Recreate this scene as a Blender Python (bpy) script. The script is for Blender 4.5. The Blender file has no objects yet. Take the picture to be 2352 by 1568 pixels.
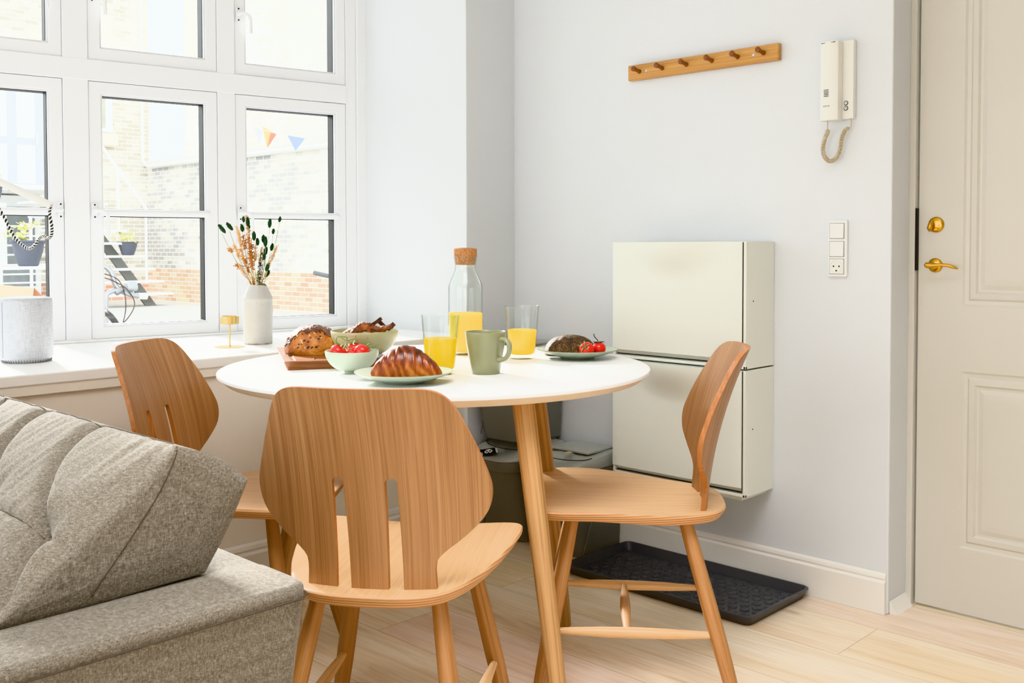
import bpy, bmesh, math, random
from mathutils import Vector, Matrix, Euler, noise as mnoise
import numpy as np
PI = math.pi
scene = bpy.context.scene
COL = scene.collection
rnd = random.Random(7)

# ------------------------------------------------------------------ helpers
def link(o):
    COL.objects.link(o); return o

def tag(o, label=None, cat=None, group=None, kind=None):
    if label: o['label'] = label
    if cat: o['category'] = cat
    if group: o['group'] = group
    if kind: o['kind'] = kind
    return o

def thing(name, label, cat, loc=(0, 0, 0), rotz=0.0, group=None):
    o = bpy.data.objects.new(name, None); link(o)
    o.empty_display_size = 0.05
    o.location = loc; o.rotation_euler = (0, 0, rotz)
    return tag(o, label, cat, group)

def obj(name, bm, mats, parent=None, loc=None, rot=None, smooth=True, angle=35, bevel=0.0, seg=2, subsurf=0, recalc=True):
    me = bpy.data.meshes.new(name)
    if recalc: bmesh.ops.recalc_face_normals(bm, faces=bm.faces)
    bm.to_mesh(me); bm.free()
    if not isinstance(mats, (list, tuple)): mats = [mats]
    for m in mats: me.materials.append(m)
    if smooth:
        me.polygons.foreach_set('use_smooth', [True]*len(me.polygons))
        me.set_sharp_from_angle(angle=math.radians(angle))
    o = bpy.data.objects.new(name, me); link(o)
    if parent: o.parent = parent
    if loc: o.location = loc
    if rot: o.rotation_euler = rot
    if bevel > 0:
        b = o.modifiers.new('Bevel', 'BEVEL'); b.width = bevel; b.segments = seg; b.limit_method = 'ANGLE'; b.angle_limit = math.radians(40)
        b.harden_normals = False
    if subsurf:
        s = o.modifiers.new('Sub', 'SUBSURF'); s.levels = subsurf; s.render_levels = subsurf
    return o

def struct(name, bm, mats, parent=None, **k):
    o = obj(name, bm, mats, parent, **k)
    if parent is None: o['kind'] = 'structure'
    return o

def add_box(bm, lo, hi, mi=0, M=None):
    vs = []
    for z in (lo[2], hi[2]):
        for y in (lo[1], hi[1]):
            for x in (lo[0], hi[0]):
                v = Vector((x, y, z)); vs.append(bm.verts.new(M @ v if M else v))
    for f in ((0,2,3,1),(4,5,7,6),(0,1,5,4),(2,6,7,3),(0,4,6,2),(1,3,7,5)):
        fc = bm.faces.new([vs[i] for i in f]); fc.material_index = mi
    return vs

def box(lo, hi, mi=0, M=None):
    bm = bmesh.new(); add_box(bm, lo, hi, mi, M); return bm

def add_loft(bm, rings, cap0=True, cap1=True, closed=True, mi=0):
    R = [[bm.verts.new(p) for p in r] for r in rings]
    n = len(R[0])
    for a, b in zip(R[:-1], R[1:]):
        for i in range(n if closed else n-1):
            j = (i+1) % n
            f = bm.faces.new((a[i], a[j], b[j], b[i])); f.material_index = mi
    if cap0: bm.faces.new(list(reversed(R[0]))).material_index = mi
    if cap1: bm.faces.new(R[-1]).material_index = mi
    return R

def add_lathe(bm, prof, n=48, c=(0, 0, 0), M=None, mi=0, mis=None):
    """prof: list of (r, z); r<=1e-5 collapses to a pole"""
    rings = []
    for r, z in prof:
        if r < 1e-5:
            p = Vector((c[0], c[1], c[2]+z)); rings.append([bm.verts.new(M @ p if M else p)])
        else:
            rr = []
            for i in range(n):
                a = 2*PI*i/n
                p = Vector((c[0]+r*math.cos(a), c[1]+r*math.sin(a), c[2]+z)); rr.append(bm.verts.new(M @ p if M else p))
            rings.append(rr)
    for k, (a, b) in enumerate(zip(rings[:-1], rings[1:])):
        m = mis[k] if mis else mi
        if len(a) == 1 and len(b) == 1: continue
        for i in range(n):
            j = (i+1) % n
            if len(a) == 1: f = bm.faces.new((a[0], b[j], b[i]))
            elif len(b) == 1: f = bm.faces.new((a[i], a[j], b[0]))
            else: f = bm.faces.new((a[i], a[j], b[j], b[i]))
            f.material_index = m
    return rings

def lathe(prof, n=48, **k):
    bm = bmesh.new(); add_lathe(bm, prof, n, **k); return bm

def add_tube(bm, pts, rad, n=10, caps=True, mi=0, flat=1.0):
    pts = [Vector(p) for p in pts]
    if not isinstance(rad, (list, tuple)): rad = [rad]*len(pts)
    up = None; rings = []
    for i, p in enumerate(pts):
        if i == 0: t = pts[1]-pts[0]
        elif i == len(pts)-1: t = pts[-1]-pts[-2]
        else: t = pts[i+1]-pts[i-1]
        t.normalize()
        if up is None:
            up = Vector((0, 0, 1)) if abs(t.z) < .9 else Vector((1, 0, 0))
        u = (up - t*up.dot(t)).normalized(); up = u
        w = t.cross(u)
        rings.append([p + (u*math.cos(2*PI*k/n)*flat + w*math.sin(2*PI*k/n))*rad[i] for k in range(n)])
    add_loft(bm, rings, caps, caps, mi=mi)

def tube(pts, rad, n=10, **k):
    bm = bmesh.new(); add_tube(bm, pts, rad, n, **k); return bm

def add_prism(bm, outline, z0, z1, mi=0, M=None):
    a = [Vector((x, y, z0)) for x, y in outline]; b = [Vector((x, y, z1)) for x, y in outline]
    if M: a = [M @ p for p in a]; b = [M @ p for p in b]
    add_loft(bm, [a, b], mi=mi)

def catmull(P, k=8, closed=False):
    P = [np.array(p, float) for p in P]; out = []
    n = len(P)
    rng = range(n) if closed else range(n-1)
    for i in rng:
        p1, p2 = P[i], P[(i+1) % n]
        p0 = P[i-1] if (closed or i > 0) else 2*p1-p2
        p3 = P[(i+2) % n] if (closed or i+2 < n) else 2*p2-p1
        for t in np.linspace(0, 1, k, endpoint=False):
            out.append(.5*(2*p1+(p2-p0)*t+(2*p0-5*p1+4*p2-p3)*t*t+(3*p1-p0-3*p2+p3)*t**3))
    if not closed: out.append(P[-1])
    return [tuple(float(c) for c in p) for p in out]

def rrect(x0, y0, x1, y1, r, k=6):
    out = []
    for cx, cy, a0 in ((x1-r, y1-r, 0), (x0+r, y1-r, 90), (x0+r, y0+r, 180), (x1-r, y0+r, 270)):
        for i in range(k+1):
            a = math.radians(a0+90*i/k); out.append((cx+r*math.cos(a), cy+r*math.sin(a)))
    return out

def interp(x, xs, ys): return float(np.interp(x, xs, ys))

def copy_tree(o, parent=None):
    c = o.copy(); COL.objects.link(c)
    if parent: c.parent = parent
    for ch in list(o.children): copy_tree(ch, c)
    return c

# ------------------------------------------------------------------ materials
def srgb(r, g, b):
    f = lambda c: (c/255/12.92) if c/255 <= .04045 else ((c/255+.055)/1.055)**2.4
    return (f(r), f(g), f(b), 1)

class NT:
    def __init__(s, name):
        s.m = bpy.data.materials.new(name); s.m.use_nodes = True
        s.t = s.m.node_tree; s.t.nodes.clear()
        s.out = s.n('ShaderNodeOutputMaterial')
    def n(s, typ, **kw):
        nd = s.t.nodes.new(typ)
        for k, v in kw.items():
            if k.startswith('i_'):
                key = k[2:]
                key = int(key) if key.isdigit() else key.replace('_', ' ')
                nd.inputs[key].default_value = v
            else: setattr(nd, k, v)
        return nd
    def l(s, a, b): s.t.links.new(a, b)
    def ramp(s, fac, stops, interp='LINEAR'):
        r = s.n('ShaderNodeValToRGB'); r.color_ramp.interpolation = interp
        e = r.color_ramp.elements
        e[0].position = stops[0][0]; e[0].color = stops[0][1]
        e[1].position = stops[-1][0]; e[1].color = stops[-1][1]
        for p, c in stops[1:-1]:
            q = e.new(p); q.color = c
        s.l(fac, r.inputs[0]); return r.outputs[0]
    def mix(s, fac, a, b, mode='MIX'):
        m = s.n('ShaderNodeMix', data_type='RGBA', blend_type=mode)
        for sock, v in ((m.inputs[0], fac), (m.inputs[6], a), (m.inputs[7], b)):
            if isinstance(v, (int, float, tuple, list)): sock.default_value = v
            else: s.l(v, sock)
        return m.outputs[2]
    def math(s, op, a, b=0.0):
        m = s.n('ShaderNodeMath', operation=op)
        for sock, v in ((m.inputs[0], a), (m.inputs[1], b)):
            if isinstance(v, (int, float)): sock.default_value = v
            else: s.l(v, sock)
        return m.outputs[0]
    def coord(s, kind='Object', scale=(1, 1, 1), rot=(0, 0, 0), loc=(0, 0, 0)):
        c = s.n('ShaderNodeTexCoord'); m = s.n('ShaderNodeMapping')
        s.l(c.outputs[kind], m.inputs[0]); m.inputs[1].default_value = loc; m.inputs[2].default_value = rot; m.inputs[3].default_value = scale
        return m.outputs[0]
    def noise(s, vec, scale=5, detail=4, rough=.5, dist=0):
        t = s.n('ShaderNodeTexNoise', i_Scale=scale, i_Detail=detail, i_Roughness=rough, i_Distortion=dist)
        s.l(vec, t.inputs['Vector']); return t.outputs['Fac']
    def bump(s, h, strength=.2, dist=.002, normal=None):
        b = s.n('ShaderNodeBump', i_Strength=strength, i_Distance=dist); s.l(h, b.inputs['Height'])
        if normal: s.l(normal, b.inputs['Normal'])
        return b.outputs[0]
    def pbr(s, color, rough=.5, metal=0., normal=None, spec=.5, **kw):
        p = s.n('ShaderNodeBsdfPrincipled')
        for key, v in (('Base Color', color), ('Roughness', rough), ('Metallic', metal), ('Specular IOR Level', spec)):
            if isinstance(v, (int, float, tuple, list)): p.inputs[key].default_value = v
            else: s.l(v, p.inputs[key])
        for k, v in kw.items(): p.inputs[k.replace('_', ' ')].default_value = v
        if normal: s.l(normal, p.inputs['Normal'])
        s.l(p.outputs[0], s.out.inputs[0]); return p

def plain(name, color, rough=.5, metal=0., bumpn=None, var=0.0, spec=.5, **kw):
    t = NT(name); vec = t.coord()
    col = color
    if var:
        nz = t.noise(vec, 6, 3)
        col = t.mix(nz, tuple(c*(1-var) for c in color[:3])+(1,), tuple(min(1, c*(1+var)) for c in color[:3])+(1,))
    nm = None
    if bumpn: nm = t.bump(t.noise(vec, bumpn[0], 5), bumpn[1], bumpn[2])
    t.pbr(col, rough, metal, nm, spec, **kw); return t.m

def wood(name, axis, c0, c1, c2, rough=.45, s=1.0, dist=.6, streak=.5, calm=None):
    t = NT(name)
    sc = [95*s, 95*s, 95*s]; sc['xyz'.index(axis)] = 1.2*s
    if calm: sc['xyz'.index(calm)] = 3
    vec = t.coord(scale=tuple(sc))
    a = t.noise(vec, 1.0, 5, .65, dist*.25)
    col = t.ramp(a, [(.25, c0), (.5, c1), (.75, c2)])
    sc2 = [330*s, 330*s, 330*s]; sc2['xyz'.index(axis)] = 2.2*s
    if calm: sc2['xyz'.index(calm)] = 6
    v2 = t.coord(scale=tuple(sc2)); b = t.noise(v2, 1.0, 3, .6)
    bb = t.ramp(b, [(.36, (.68, .62, .56, 1)), (.52, (1, 1, 1, 1))])
    col = t.mix(streak, col, bb, 'MULTIPLY')
    t.pbr(col, rough, 0, t.bump(b, .08, .0006)); return t.m

W_L, W_M, W_D = srgb(212, 168, 122), srgb(202, 156, 110), srgb(186, 138, 94)
MAT = {}
MAT['oak_z'] = wood('oak_veneer_upright', 'z', srgb(150, 108, 74), srgb(172, 128, 90), srgb(188, 146, 106), calm='y', streak=.6)  # darker than the seat veneer: shade on the backrest is put into the colour
MAT['oak_y'] = wood('oak_veneer_lengthwise', 'y', srgb(210, 168, 122), srgb(222, 182, 136), srgb(230, 194, 150))
MAT['oak_x'] = wood('oak_veneer_crosswise', 'x', W_D, W_M, W_L)
MAT['oak_leg'] = wood('oak_leg_solid', 'z', srgb(140, 94, 56), srgb(172, 124, 80), srgb(190, 142, 98), s=.7, dist=2.0, streak=.6)
MAT['oak_table'] = wood('oak_table_leg', 'z', srgb(146, 106, 68), srgb(190, 148, 102), srgb(208, 168, 122), s=.55, dist=2.0, streak=.8)
def ply_mat():
    t = NT('plywood_edge'); vec = t.coord(scale=(4, 4, 1))
    sep = t.n('ShaderNodeSeparateXYZ'); t.l(t.coord(), sep.inputs[0])
    nz = t.noise(t.coord(scale=(6, 6, 20)), 1, 2)
    z = t.math('ADD', sep.outputs[2], t.math('MULTIPLY', nz, .0012))
    w = t.math('SINE', t.math('MULTIPLY', z, 2*PI/.0058))
    w = t.math('ADD', t.math('MULTIPLY', w, .5), .5)
    col = t.ramp(w, [(.1, srgb(176, 122, 80)), (.5, srgb(200, 150, 106)), (.9, srgb(214, 170, 126))])
    t.pbr(col, .5); return t.m
MAT['ply'] = ply_mat()
MAT['edge'] = wood('oak_shell_edge', 'z', srgb(150, 92, 50), srgb(176, 114, 66), srgb(196, 136, 86), s=1.2)
def wall_mat(name, c, rough=.7, b=.12):
    t = NT(name); vec = t.coord('Object')
    n1 = t.noise(vec, 160, 4, .6); n2 = t.noise(vec, 1.3, 3)
    col = t.mix(n2, tuple(x*.97 for x in c[:3])+(1,), c)
    t.pbr(col, rough, 0, t.bump(n1, b, .002), spec=.3); return t.m
MAT['wall'] = wall_mat('painted_wall', srgb(223, 226, 229))
MAT['wall_cream'] = wall_mat('painted_wall_cream', srgb(242, 236, 226))
MAT['ceil'] = wall_mat('painted_ceiling', srgb(240, 240, 238))
MAT['trimw'] = plain('painted_trim', srgb(238, 235, 228), .42, var=.02)
MAT['sill'] = plain('painted_sill', srgb(245, 245, 244), .4, var=.01)
MAT['upvc'] = plain('window_plastic_white', srgb(240, 242, 245), .3, var=.01)
MAT['upvc_shade'] = plain('window_bead_white', srgb(228, 230, 234), .35)
MAT['black_rubber'] = plain('window_gasket_black', srgb(24, 24, 26), .55)
MAT['door'] = plain('painted_door', srgb(212, 208, 198), .38, bumpn=(40, .05, .001), var=.015)
MAT['brass'] = plain('polished_brass', srgb(214, 168, 74), .16, 1.0)
MAT['brass_satin'] = plain('satin_brass', srgb(214, 190, 130), .32, 1.0, var=.05)
MAT['steel'] = plain('brushed_steel', srgb(200, 200, 200), .3, 1.0)
MAT['chrome'] = plain('silver_metal', srgb(215, 218, 222), .22, .9)
MAT['laminate'] = plain('white_laminate', srgb(240, 240, 239), .36, var=.01)
MAT['laminate_edge'] = plain('table_edge_bounce_tint', srgb(232, 220, 204), .5)  # cream tint stands for warm bounce light on the bevel
MAT['cab'] = plain('cabinet_white_plastic', srgb(228, 230, 221), .55, bumpn=(300, .03, .0005))
MAT['cab_dark'] = plain('cabinet_gap_shadow', srgb(30, 30, 28), .7)
MAT['white_pl'] = plain('white_plastic', srgb(238, 238, 235), .35)
MAT['ivory_pl'] = plain('ivory_plastic', srgb(236, 235, 228), .4)
MAT['beige_cord'] = plain('beige_cord', srgb(206, 188, 156), .5)
MAT['black'] = plain('black_plastic', srgb(22, 22, 22), .5)
MAT['tray'] = plain('dark_blue_grey_plastic', srgb(80, 82, 87), .34, bumpn=(60, .1, .002), var=.1)
MAT['bin'] = plain('grey_plastic', srgb(124, 124, 119), .42, bumpn=(400, .05, .0005), var=.04)
MAT['bin_lid'] = plain('grey_lid_plastic', srgb(172, 173, 166), .36, bumpn=(400, .05, .0005), var=.03)
MAT['sage'] = plain('sage_glazed_ceramic', srgb(174, 187, 167), .28, var=.02)
MAT['sage_in'] = plain('pale_sage_glaze', srgb(214, 222, 208), .3)
MAT['rim'] = plain('bare_glaze_rim', srgb(160, 140, 112), .5)
MAT['mug'] = plain('grey_green_mug_glaze', srgb(142, 142, 108), .2, var=.02)
MAT['bowl_tan'] = plain('olive_grey_glaze', srgb(166, 162, 128), .3, var=.03)
MAT['label_white'] = plain('white_print', srgb(245, 245, 245), .5)
MAT['label_black'] = plain('black_sticker', srgb(14, 14, 14), .45)
# ------------------------------------------------------------------ camera
F_PX, CY = 2306.265, 635.907
yaw, pitch, roll = math.radians(46.01714), math.radians(1.81173), math.radians(-0.09926)
CAM = Vector((-2.795, -2.683, 1.06))
fw = Vector((math.sin(yaw)*math.cos(pitch), math.cos(yaw)*math.cos(pitch), -math.sin(pitch)))
rt0 = Vector((math.cos(yaw), -math.sin(yaw), 0)); up0 = rt0.cross(fw)
rt = math.cos(roll)*rt0 + math.sin(roll)*up0; up = -math.sin(roll)*rt0 + math.cos(roll)*up0
cam = bpy.data.cameras.new('camera'); co = bpy.data.objects.new('camera', cam); link(co)
cam.sensor_width = 36; cam.lens = F_PX/2352*36; cam.shift_y = -(784-CY)/2352; cam.clip_start = .05; cam.clip_end = 200
co.matrix_world = Matrix(((rt.x, up.x, -fw.x, CAM.x), (rt.y, up.y, -fw.y, CAM.y), (rt.z, up.z, -fw.z, CAM.z), (0, 0, 0, 1)))
scene.camera = co
cam.dof.use_dof = True; cam.dof.focus_distance = 2.65; cam.dof.aperture_fstop = 20

# ------------------------------------------------------------------ light
scene.view_settings.view_transform = 'Khronos PBR Neutral'
scene.view_settings.look = 'None'
scene.view_settings.exposure = -0.14
w = bpy.data.worlds.new('sky'); scene.world = w; w.use_nodes = True
nt = w.node_tree; nt.nodes.clear()
o_ = nt.nodes.new('ShaderNodeOutputWorld'); bg = nt.nodes.new('ShaderNodeBackground')
bg.inputs[0].default_value = (.93, .97, 1, 1); bg.inputs[1].default_value = 3.3
nt.links.new(bg.outputs[0], o_.inputs[0])
def area(name, loc, target, sx, sy, power, color, spread=180):
    l = bpy.data.lights.new(name, 'AREA'); l.shape = 'RECTANGLE'; l.size = sx; l.size_y = sy; l.energy = power; l.color = color
    l.spread = math.radians(spread)
    o = bpy.data.objects.new(name, l); link(o); o.location = loc
    d = Vector(target)-Vector(loc); o.rotation_euler = d.to_track_quat('-Z', 'Y').to_euler(); return o
# daylight: a hazy sun coming down into the courtyard and through the window
sun = bpy.data.lights.new('sun', 'SUN'); sun.energy = 26; sun.angle = math.radians(8); sun.color = (1, .98, .96)
so = bpy.data.objects.new('sun', sun); link(so)
so.rotation_euler = Vector((-.17, -.88, -.395)).to_track_quat('-Z', 'Y').to_euler()
hz = bpy.data.lights.new('courtyard_fill_sun', 'SUN'); hz.energy = 4.2; hz.angle = math.radians(80); hz.color = (1, 1, 1)  # second, very soft sun added only to brighten the courtyard walls
ho = bpy.data.objects.new('courtyard_fill_sun', hz); link(ho); ho.rotation_euler = Vector((.55, .7, -.5)).to_track_quat('-Z', 'Y').to_euler()
sky_l = area('sky_light_outside_window', (-1.1, 2.6, 2.5), (-1.1, -.6, .8), 3.0, 2.2, 42, (.86, .94, 1))
side = area('side_fill_light', (-4.7, -1.0, 1.35), (0, -1.0, .6), 2.6, 1.7, 50, (.93, .97, 1))  # added fill from the left, standing in for unseen windows further along
lamp = area('overhead_fill_light', (-1.9, -1.9, 2.65), (-1.1, -1.3, 0), 1.4, 1.4, 23, (.97, .98, 1), 75)  # added fill aimed at floor and seats; no ceiling lamp is known
lamp2 = area('camera_side_fill_light', (-2.6, -2.9, 2.6), (-1.6, -1.4, 0), 2.0, 2.0, 8, (.95, .97, 1))  # weak fill added above the camera, not a real fitting
low = area('low_fill_light', (-3.9, -3.3, .75), (-1.0, -.7, .1), 1.4, 1.1, 18, (1, .98, .95))  # low fill added to brighten the floor under the table
# ------------------------------------------------------------------ floor
def floor_mat():
    t = NT('oak_laminate_floor'); W, Lg = .24, 1.38
    sep = t.n('ShaderNodeSeparateXYZ'); t.l(t.coord(), sep.inputs[0])
    u = t.math('DIVIDE', t.math('ADD', sep.outputs[0], 20*W+.124), W)      # plank columns run along Y
    k = t.math('FLOOR', u)
    off = t.math('MULTIPLY', t.math('MODULO', k, 2.0), .716)
    v = t.math('ADD', t.math('DIVIDE', t.math('ADD', sep.outputs[1], 20*Lg+.407+.11), Lg), off)
    kv = t.math('FLOOR', v)
    fu = t.math('FRACT', u); fv = t.math('FRACT', v)
    eu = t.math('MULTIPLY', t.math('MINIMUM', fu, t.math('SUBTRACT', 1, fu)), W)
    ev = t.math('MULTIPLY', t.math('MINIMUM', fv, t.math('SUBTRACT', 1, fv)), Lg)
    e = t.math('MINIMUM', eu, ev)
    seam = t.ramp(t.math('MULTIPLY', e, 500), [(0, (0, 0, 0, 1)), (.55, (1, 1, 1, 1))])
    cmb = t.n('ShaderNodeCombineXYZ'); t.l(k, cmb.inputs[0]); t.l(kv, cmb.inputs[1])
    wn = t.n('ShaderNodeTexWhiteNoise', noise_dimensions='3D'); t.l(cmb.outputs[0], wn.inputs['Vector'])
    add = t.n('ShaderNodeVectorMath', operation='ADD'); sc = t.n('ShaderNodeVectorMath', operation='SCALE'); sc.inputs['Scale'].default_value = 7
    t.l(wn.outputs['Color'], sc.inputs[0]); t.l(t.coord(scale=(9, .9, 1)), add.inputs[0]); t.l(sc.outputs[0], add.inputs[1])
    g = t.noise(add.outputs[0], 1.0, 6, .62, 1.3)
    add2 = t.n('ShaderNodeVectorMath', operation='ADD'); t.l(t.coord(scale=(130, 5, 1)), add2.inputs[0]); t.l(sc.outputs[0], add2.inputs[1])
    g2 = t.noise(add2.outputs[0], 1.0, 4, .6, .2)
    col = t.ramp(g, [(.28, srgb(212, 184, 148)), (.42, srgb(238, 216, 184)), (.6, srgb(246, 230, 206)), (.75, srgb(240, 220, 190))])
    col = t.mix(.28, col, t.ramp(g2, [(.35, (.62, .55, .48, 1)), (.55, (1, 1, 1, 1))]), 'MULTIPLY')
    # knots
    vo = t.n('ShaderNodeTexVoronoi', i_Scale=1.0); t.l(t.coord(scale=(5.5, 1.9, 1)), vo.inputs['Vector'])
    kn = t.ramp(vo.outputs['Distance'], [(.03, (1, 1, 1, 1)), (.09, (0, 0, 0, 1))])
    col = t.mix(t.math('MULTIPLY', kn, .45), col, srgb(150, 100, 62))
    col = t.mix(.12, col, wn.outputs['Color'], 'SOFT_LIGHT')
    col = t.mix(seam, srgb(150, 110, 74), col)
    t.pbr(col, t.math('ADD', t.math('MULTIPLY', g2, .2), .30), 0, t.bump(seam, .4, .001), spec=.45); return t.m
FX0, FY0 = -5.2, -5.6
fl = struct('floor', box((FX0, FY0, -.05), (.6, .02, 0)), floor_mat(), smooth=False)

# ------------------------------------------------------------------ walls
CEIL = 2.75
wr = bmesh.new(); add_box(wr, (0, -1.48, 0), (.5, .6, CEIL))
struct('wall_right', wr, MAT['wall'], smooth=False, bevel=.004)
we = bmesh.new(); add_box(we, (0, FY0, 0), (.5, -2.45, CEIL)); add_box(we, (0, -2.45, 2.08), (.5, -1.48, CEIL))
struct('wall_entrance', we, MAT['wall'], smooth=False)
# pier beside the window (front face Y=0, slightly splayed reveal to the window)
wp = bmesh.new(); add_prism(wp, [(-.255, 0), (.45, 0), (.45, .75), (-.240, .75), (-.262, .60)], .0, CEIL)
struct('wall_window_pier', wp, MAT['wall'], smooth=False, bevel=.003)
wl = bmesh.new(); add_box(wl, (FX0, 0, .674), (-.25, .4, .703)); add_box(wl, (FX0, .012, 0), (-.25, .4, .674))
struct('wall_window_lower', wl, MAT['wall_cream'], smooth=False, bevel=.002)
struct('wall_left', box((FX0-.2, FY0, 0), (FX0, 2.0, CEIL)), MAT['wall'], smooth=False)
struct('wall_back', box((FX0, FY0-.2, 0), (.5, FY0, CEIL)), MAT['wall'], smooth=False)
struct('ceiling', box((FX0, FY0, CEIL), (.6, 1.3, CEIL+.1)), MAT['ceil'], smooth=False)

AZ = math.radians(-9.6918); P0 = Vector((-.339, .617, 0))
WM = Matrix.Translation(P0) @ Matrix.Rotation(AZ, 4, 'Z')        # local x = along window, y = outwards, z up
# window sill: deep slab with a soft nose, its back edge follows the skewed window
sl = bmesh.new()
bk = WM @ Vector((.10, .06, 0)); bl = WM @ Vector((-5.0, .06, 0))
add_prism(sl, [(-.2535, -.004), (FX0, -.004), (FX0, bl.y), (bl.x, bl.y), (bk.x, bk.y), (-.2535, .5)], .700, .7305)
struct('trim_1', sl, MAT['sill'], smooth=False, bevel=.004)
st = bmesh.new()                                                    # low threshold board right under the frame
add_box(st, (-4.6, -.045, .7305), (.085, .02, .7365), M=WM)
struct('trim_2', st, MAT['sill'], smooth=False, bevel=.002)
# header above the window and the wall left of it (outside the frame of the photo)
hd = bmesh.new(); add_box(hd, (-4.8, -.02, 2.36), (.3, .25, CEIL), M=WM)
struct('wall_window_upper', hd, MAT['wall'], smooth=False)
hs = bmesh.new(); add_box(hs, (-5.2, -.02, .70), (-3.62, .25, CEIL), M=WM)
struct('wall_window_side', hs, MAT['wall'], smooth=False)

# baseboards
def baseboard(name, path, inward, h=.118, th=.015):
    """path: list of xy; inward: list of xy unit offsets (mitred)"""
    prof = [(0, 0), (th, 0), (th, h*.78), (th*.55, h*.83), (th*.75, h*.88), (th*.6, h*.95), (th*.25, h), (0, h)]
    bm = bmesh.new()
    rings = [[(p[0]+q[0]*d, p[1]+q[1]*d, z) for d, z in prof] for p, q in zip(path, inward)]
    add_loft(bm, rings)
    return struct(name, bm, MAT['trimw'], smooth=False, bevel=.0015)
baseboard('baseboard_right', [(.0, -.012), (.0, -1.476)], [(-1, 0), (-1, 0)])
baseboard('baseboard_window', [(FX0, .012), (-.001, .012)], [(0, -1), (0, -1)], h=.152)
baseboard('baseboard_entrance', [(0, -2.46), (0, FY0)], [(-1, 0), (-1, 0)])
sk = bmesh.new()                                                     # small splayed fillet in the door return
add_loft(sk, [[(.012, -1.4805, .0), (.012, -1.4805, .036), (.012, -1.502, .0)], [(.119, -1.4805, 0), (.119, -1.4805, .036), (.119, -1.502, 0)]])
struct('trim_3', sk, MAT['trimw'], smooth=False)

# ------------------------------------------------------------------ door
dj = bmesh.new()
add_box(dj, (.119, -1.4975, 0), (.30, -1.4795, 2.06)); add_box(dj, (.119, -2.45, 0), (.30, -2.41, 2.06)); add_box(dj, (.119, -2.45, 2.045), (.30, -1.48, 2.08))
fr = struct('trim_4', dj, MAT['door'], smooth=False, bevel=.002)
def door():
    x0 = .135; ya, yb = -1.503, -2.403; za, zb = .008, 2.04
    ps = [(-1.628, -2.278, .885, 1.93), (-1.628, -2.278, .195, .700)]
    bm = bmesh.new()
    ys = sorted({ya, yb, ps[0][0], ps[0][1]}, reverse=True); zs = sorted({za, zb, .885, 1.93, .195, .700})
    # moulded profile: (inset, depth)
    prof = [(0, 0), (.006, .004), (.016, .005), (.022, .0005), (.036, -.0002), (.042, .005), (.048, .0055), (.060, .002), (.075, .001)]
    def isp(y1, y0, z0, z1): return any(abs(p[0]-y1) < 1e-6 and abs(p[1]-y0) < 1e-6 and abs(p[2]-z0) < 1e-6 and abs(p[3]-z1) < 1e-6 for p in ps)
    for i in range(len(ys)-1):
        for j in range(len(zs)-1):
            y1, y0, z0, z1 = ys[i], ys[i+1], zs[j], zs[j+1]
            if isp(y1, y0, z0, z1): 
                rings = []
                for ins, d in prof: rings.append([(x0+d, y1-ins, z0+ins), (x0+d, y1-ins, z1-ins), (x0+d, y0+ins, z1-ins), (x0+d, y0+ins, z0+ins)])
                add_loft(bm, rings, cap0=False, cap1=True)
            else:
                vs = [bm.verts.new(p) for p in ((x0, y1, z0), (x0, y0, z0), (x0, y0, z1), (x0, y1, z1))]
                bm.faces.new(vs)
    bmesh.ops.remove_doubles(bm, verts=bm.verts, dist=1e-5)
    add_box(bm, (x0+.012, yb, za), (x0+.04, ya, zb))
    for y, n in ((ya, 1), (yb, -1)):
        pass
    add_box(bm, (x0+.0005, ya-.002, za), (x0+.013, ya, zb)); add_box(bm, (x0+.0005, yb, za), (x0+.013, yb+.002, zb)); add_box(bm, (x0+.0005, yb, za), (x0+.013, ya, za+.002))
    return struct('door_1', bm, MAT['door'], smooth=False)
d1 = door()
# dark strike plate seen in the gap
obj('strike_plate', box((.121, -1.5028, .985), (.1345, -1.4978, 1.165)), MAT['black'], d1, smooth=False)
MX = Matrix.Rotation(-PI/2, 4, 'Y')           # lathe axis z -> -x
def at_door(y, z): return Matrix.Translation((.1352, y, z)) @ MX
lk = obj('lock_rose', lathe([(0, .0), (.0225, .0), (.0225, .003), (.019, .0075), (.016, .0085), (.0, .0085)], 40, M=at_door(-1.553, 1.117)), MAT['brass'], d1)
tb = bmesh.new()
add_tube(tb, [(.1275, -1.5445, 1.128), (.118, -1.5425, 1.118), (.116, -1.541, 1.106), (.119, -1.541, 1.098)], [.004, .0065, .0075, .0035], 12)
add_lathe(tb, [(0, 0), (.0026, 0), (.0026, .0015), (0, .002)], 12, M=Matrix.Translation((.1265, -1.565, 1.115)) @ MX)
obj('thumb_turn', tb, MAT['brass'], lk)
hr = obj('handle_rose', lathe([(0, 0), (.0205, 0), (.0205, .003), (.0175, .007), (.015, .008), (0, .008)], 40, M=at_door(-1.5515, 1.0)), MAT['brass'], d1)
hb = bmesh.new()
add_tube(hb, [(.128, -1.5515, 1.0), (.1, -1.5515, 1.0), (.092, -1.551, 1.0)], .0078, 14)
path = catmull([(.090, -1.5405, 1.0005), (.088, -1.549, 1.001), (.088, -1.562, 1.001), (.090, -1.582, 1.002), (.094, -1.602, 1.0005), (.099, -1.617, .9955), (.103, -1.6265, .991)], 5)
add_tube(hb, path, [interp(i/(len(path)-1), [0, .1, .3, .5, .8, 1], [.006, .0105, .0075, .0055, .0055, .002]) for i in range(len(path))], 14, flat=.85)
obj('door_handle', hb, MAT['brass'], d1, angle=60)

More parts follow.
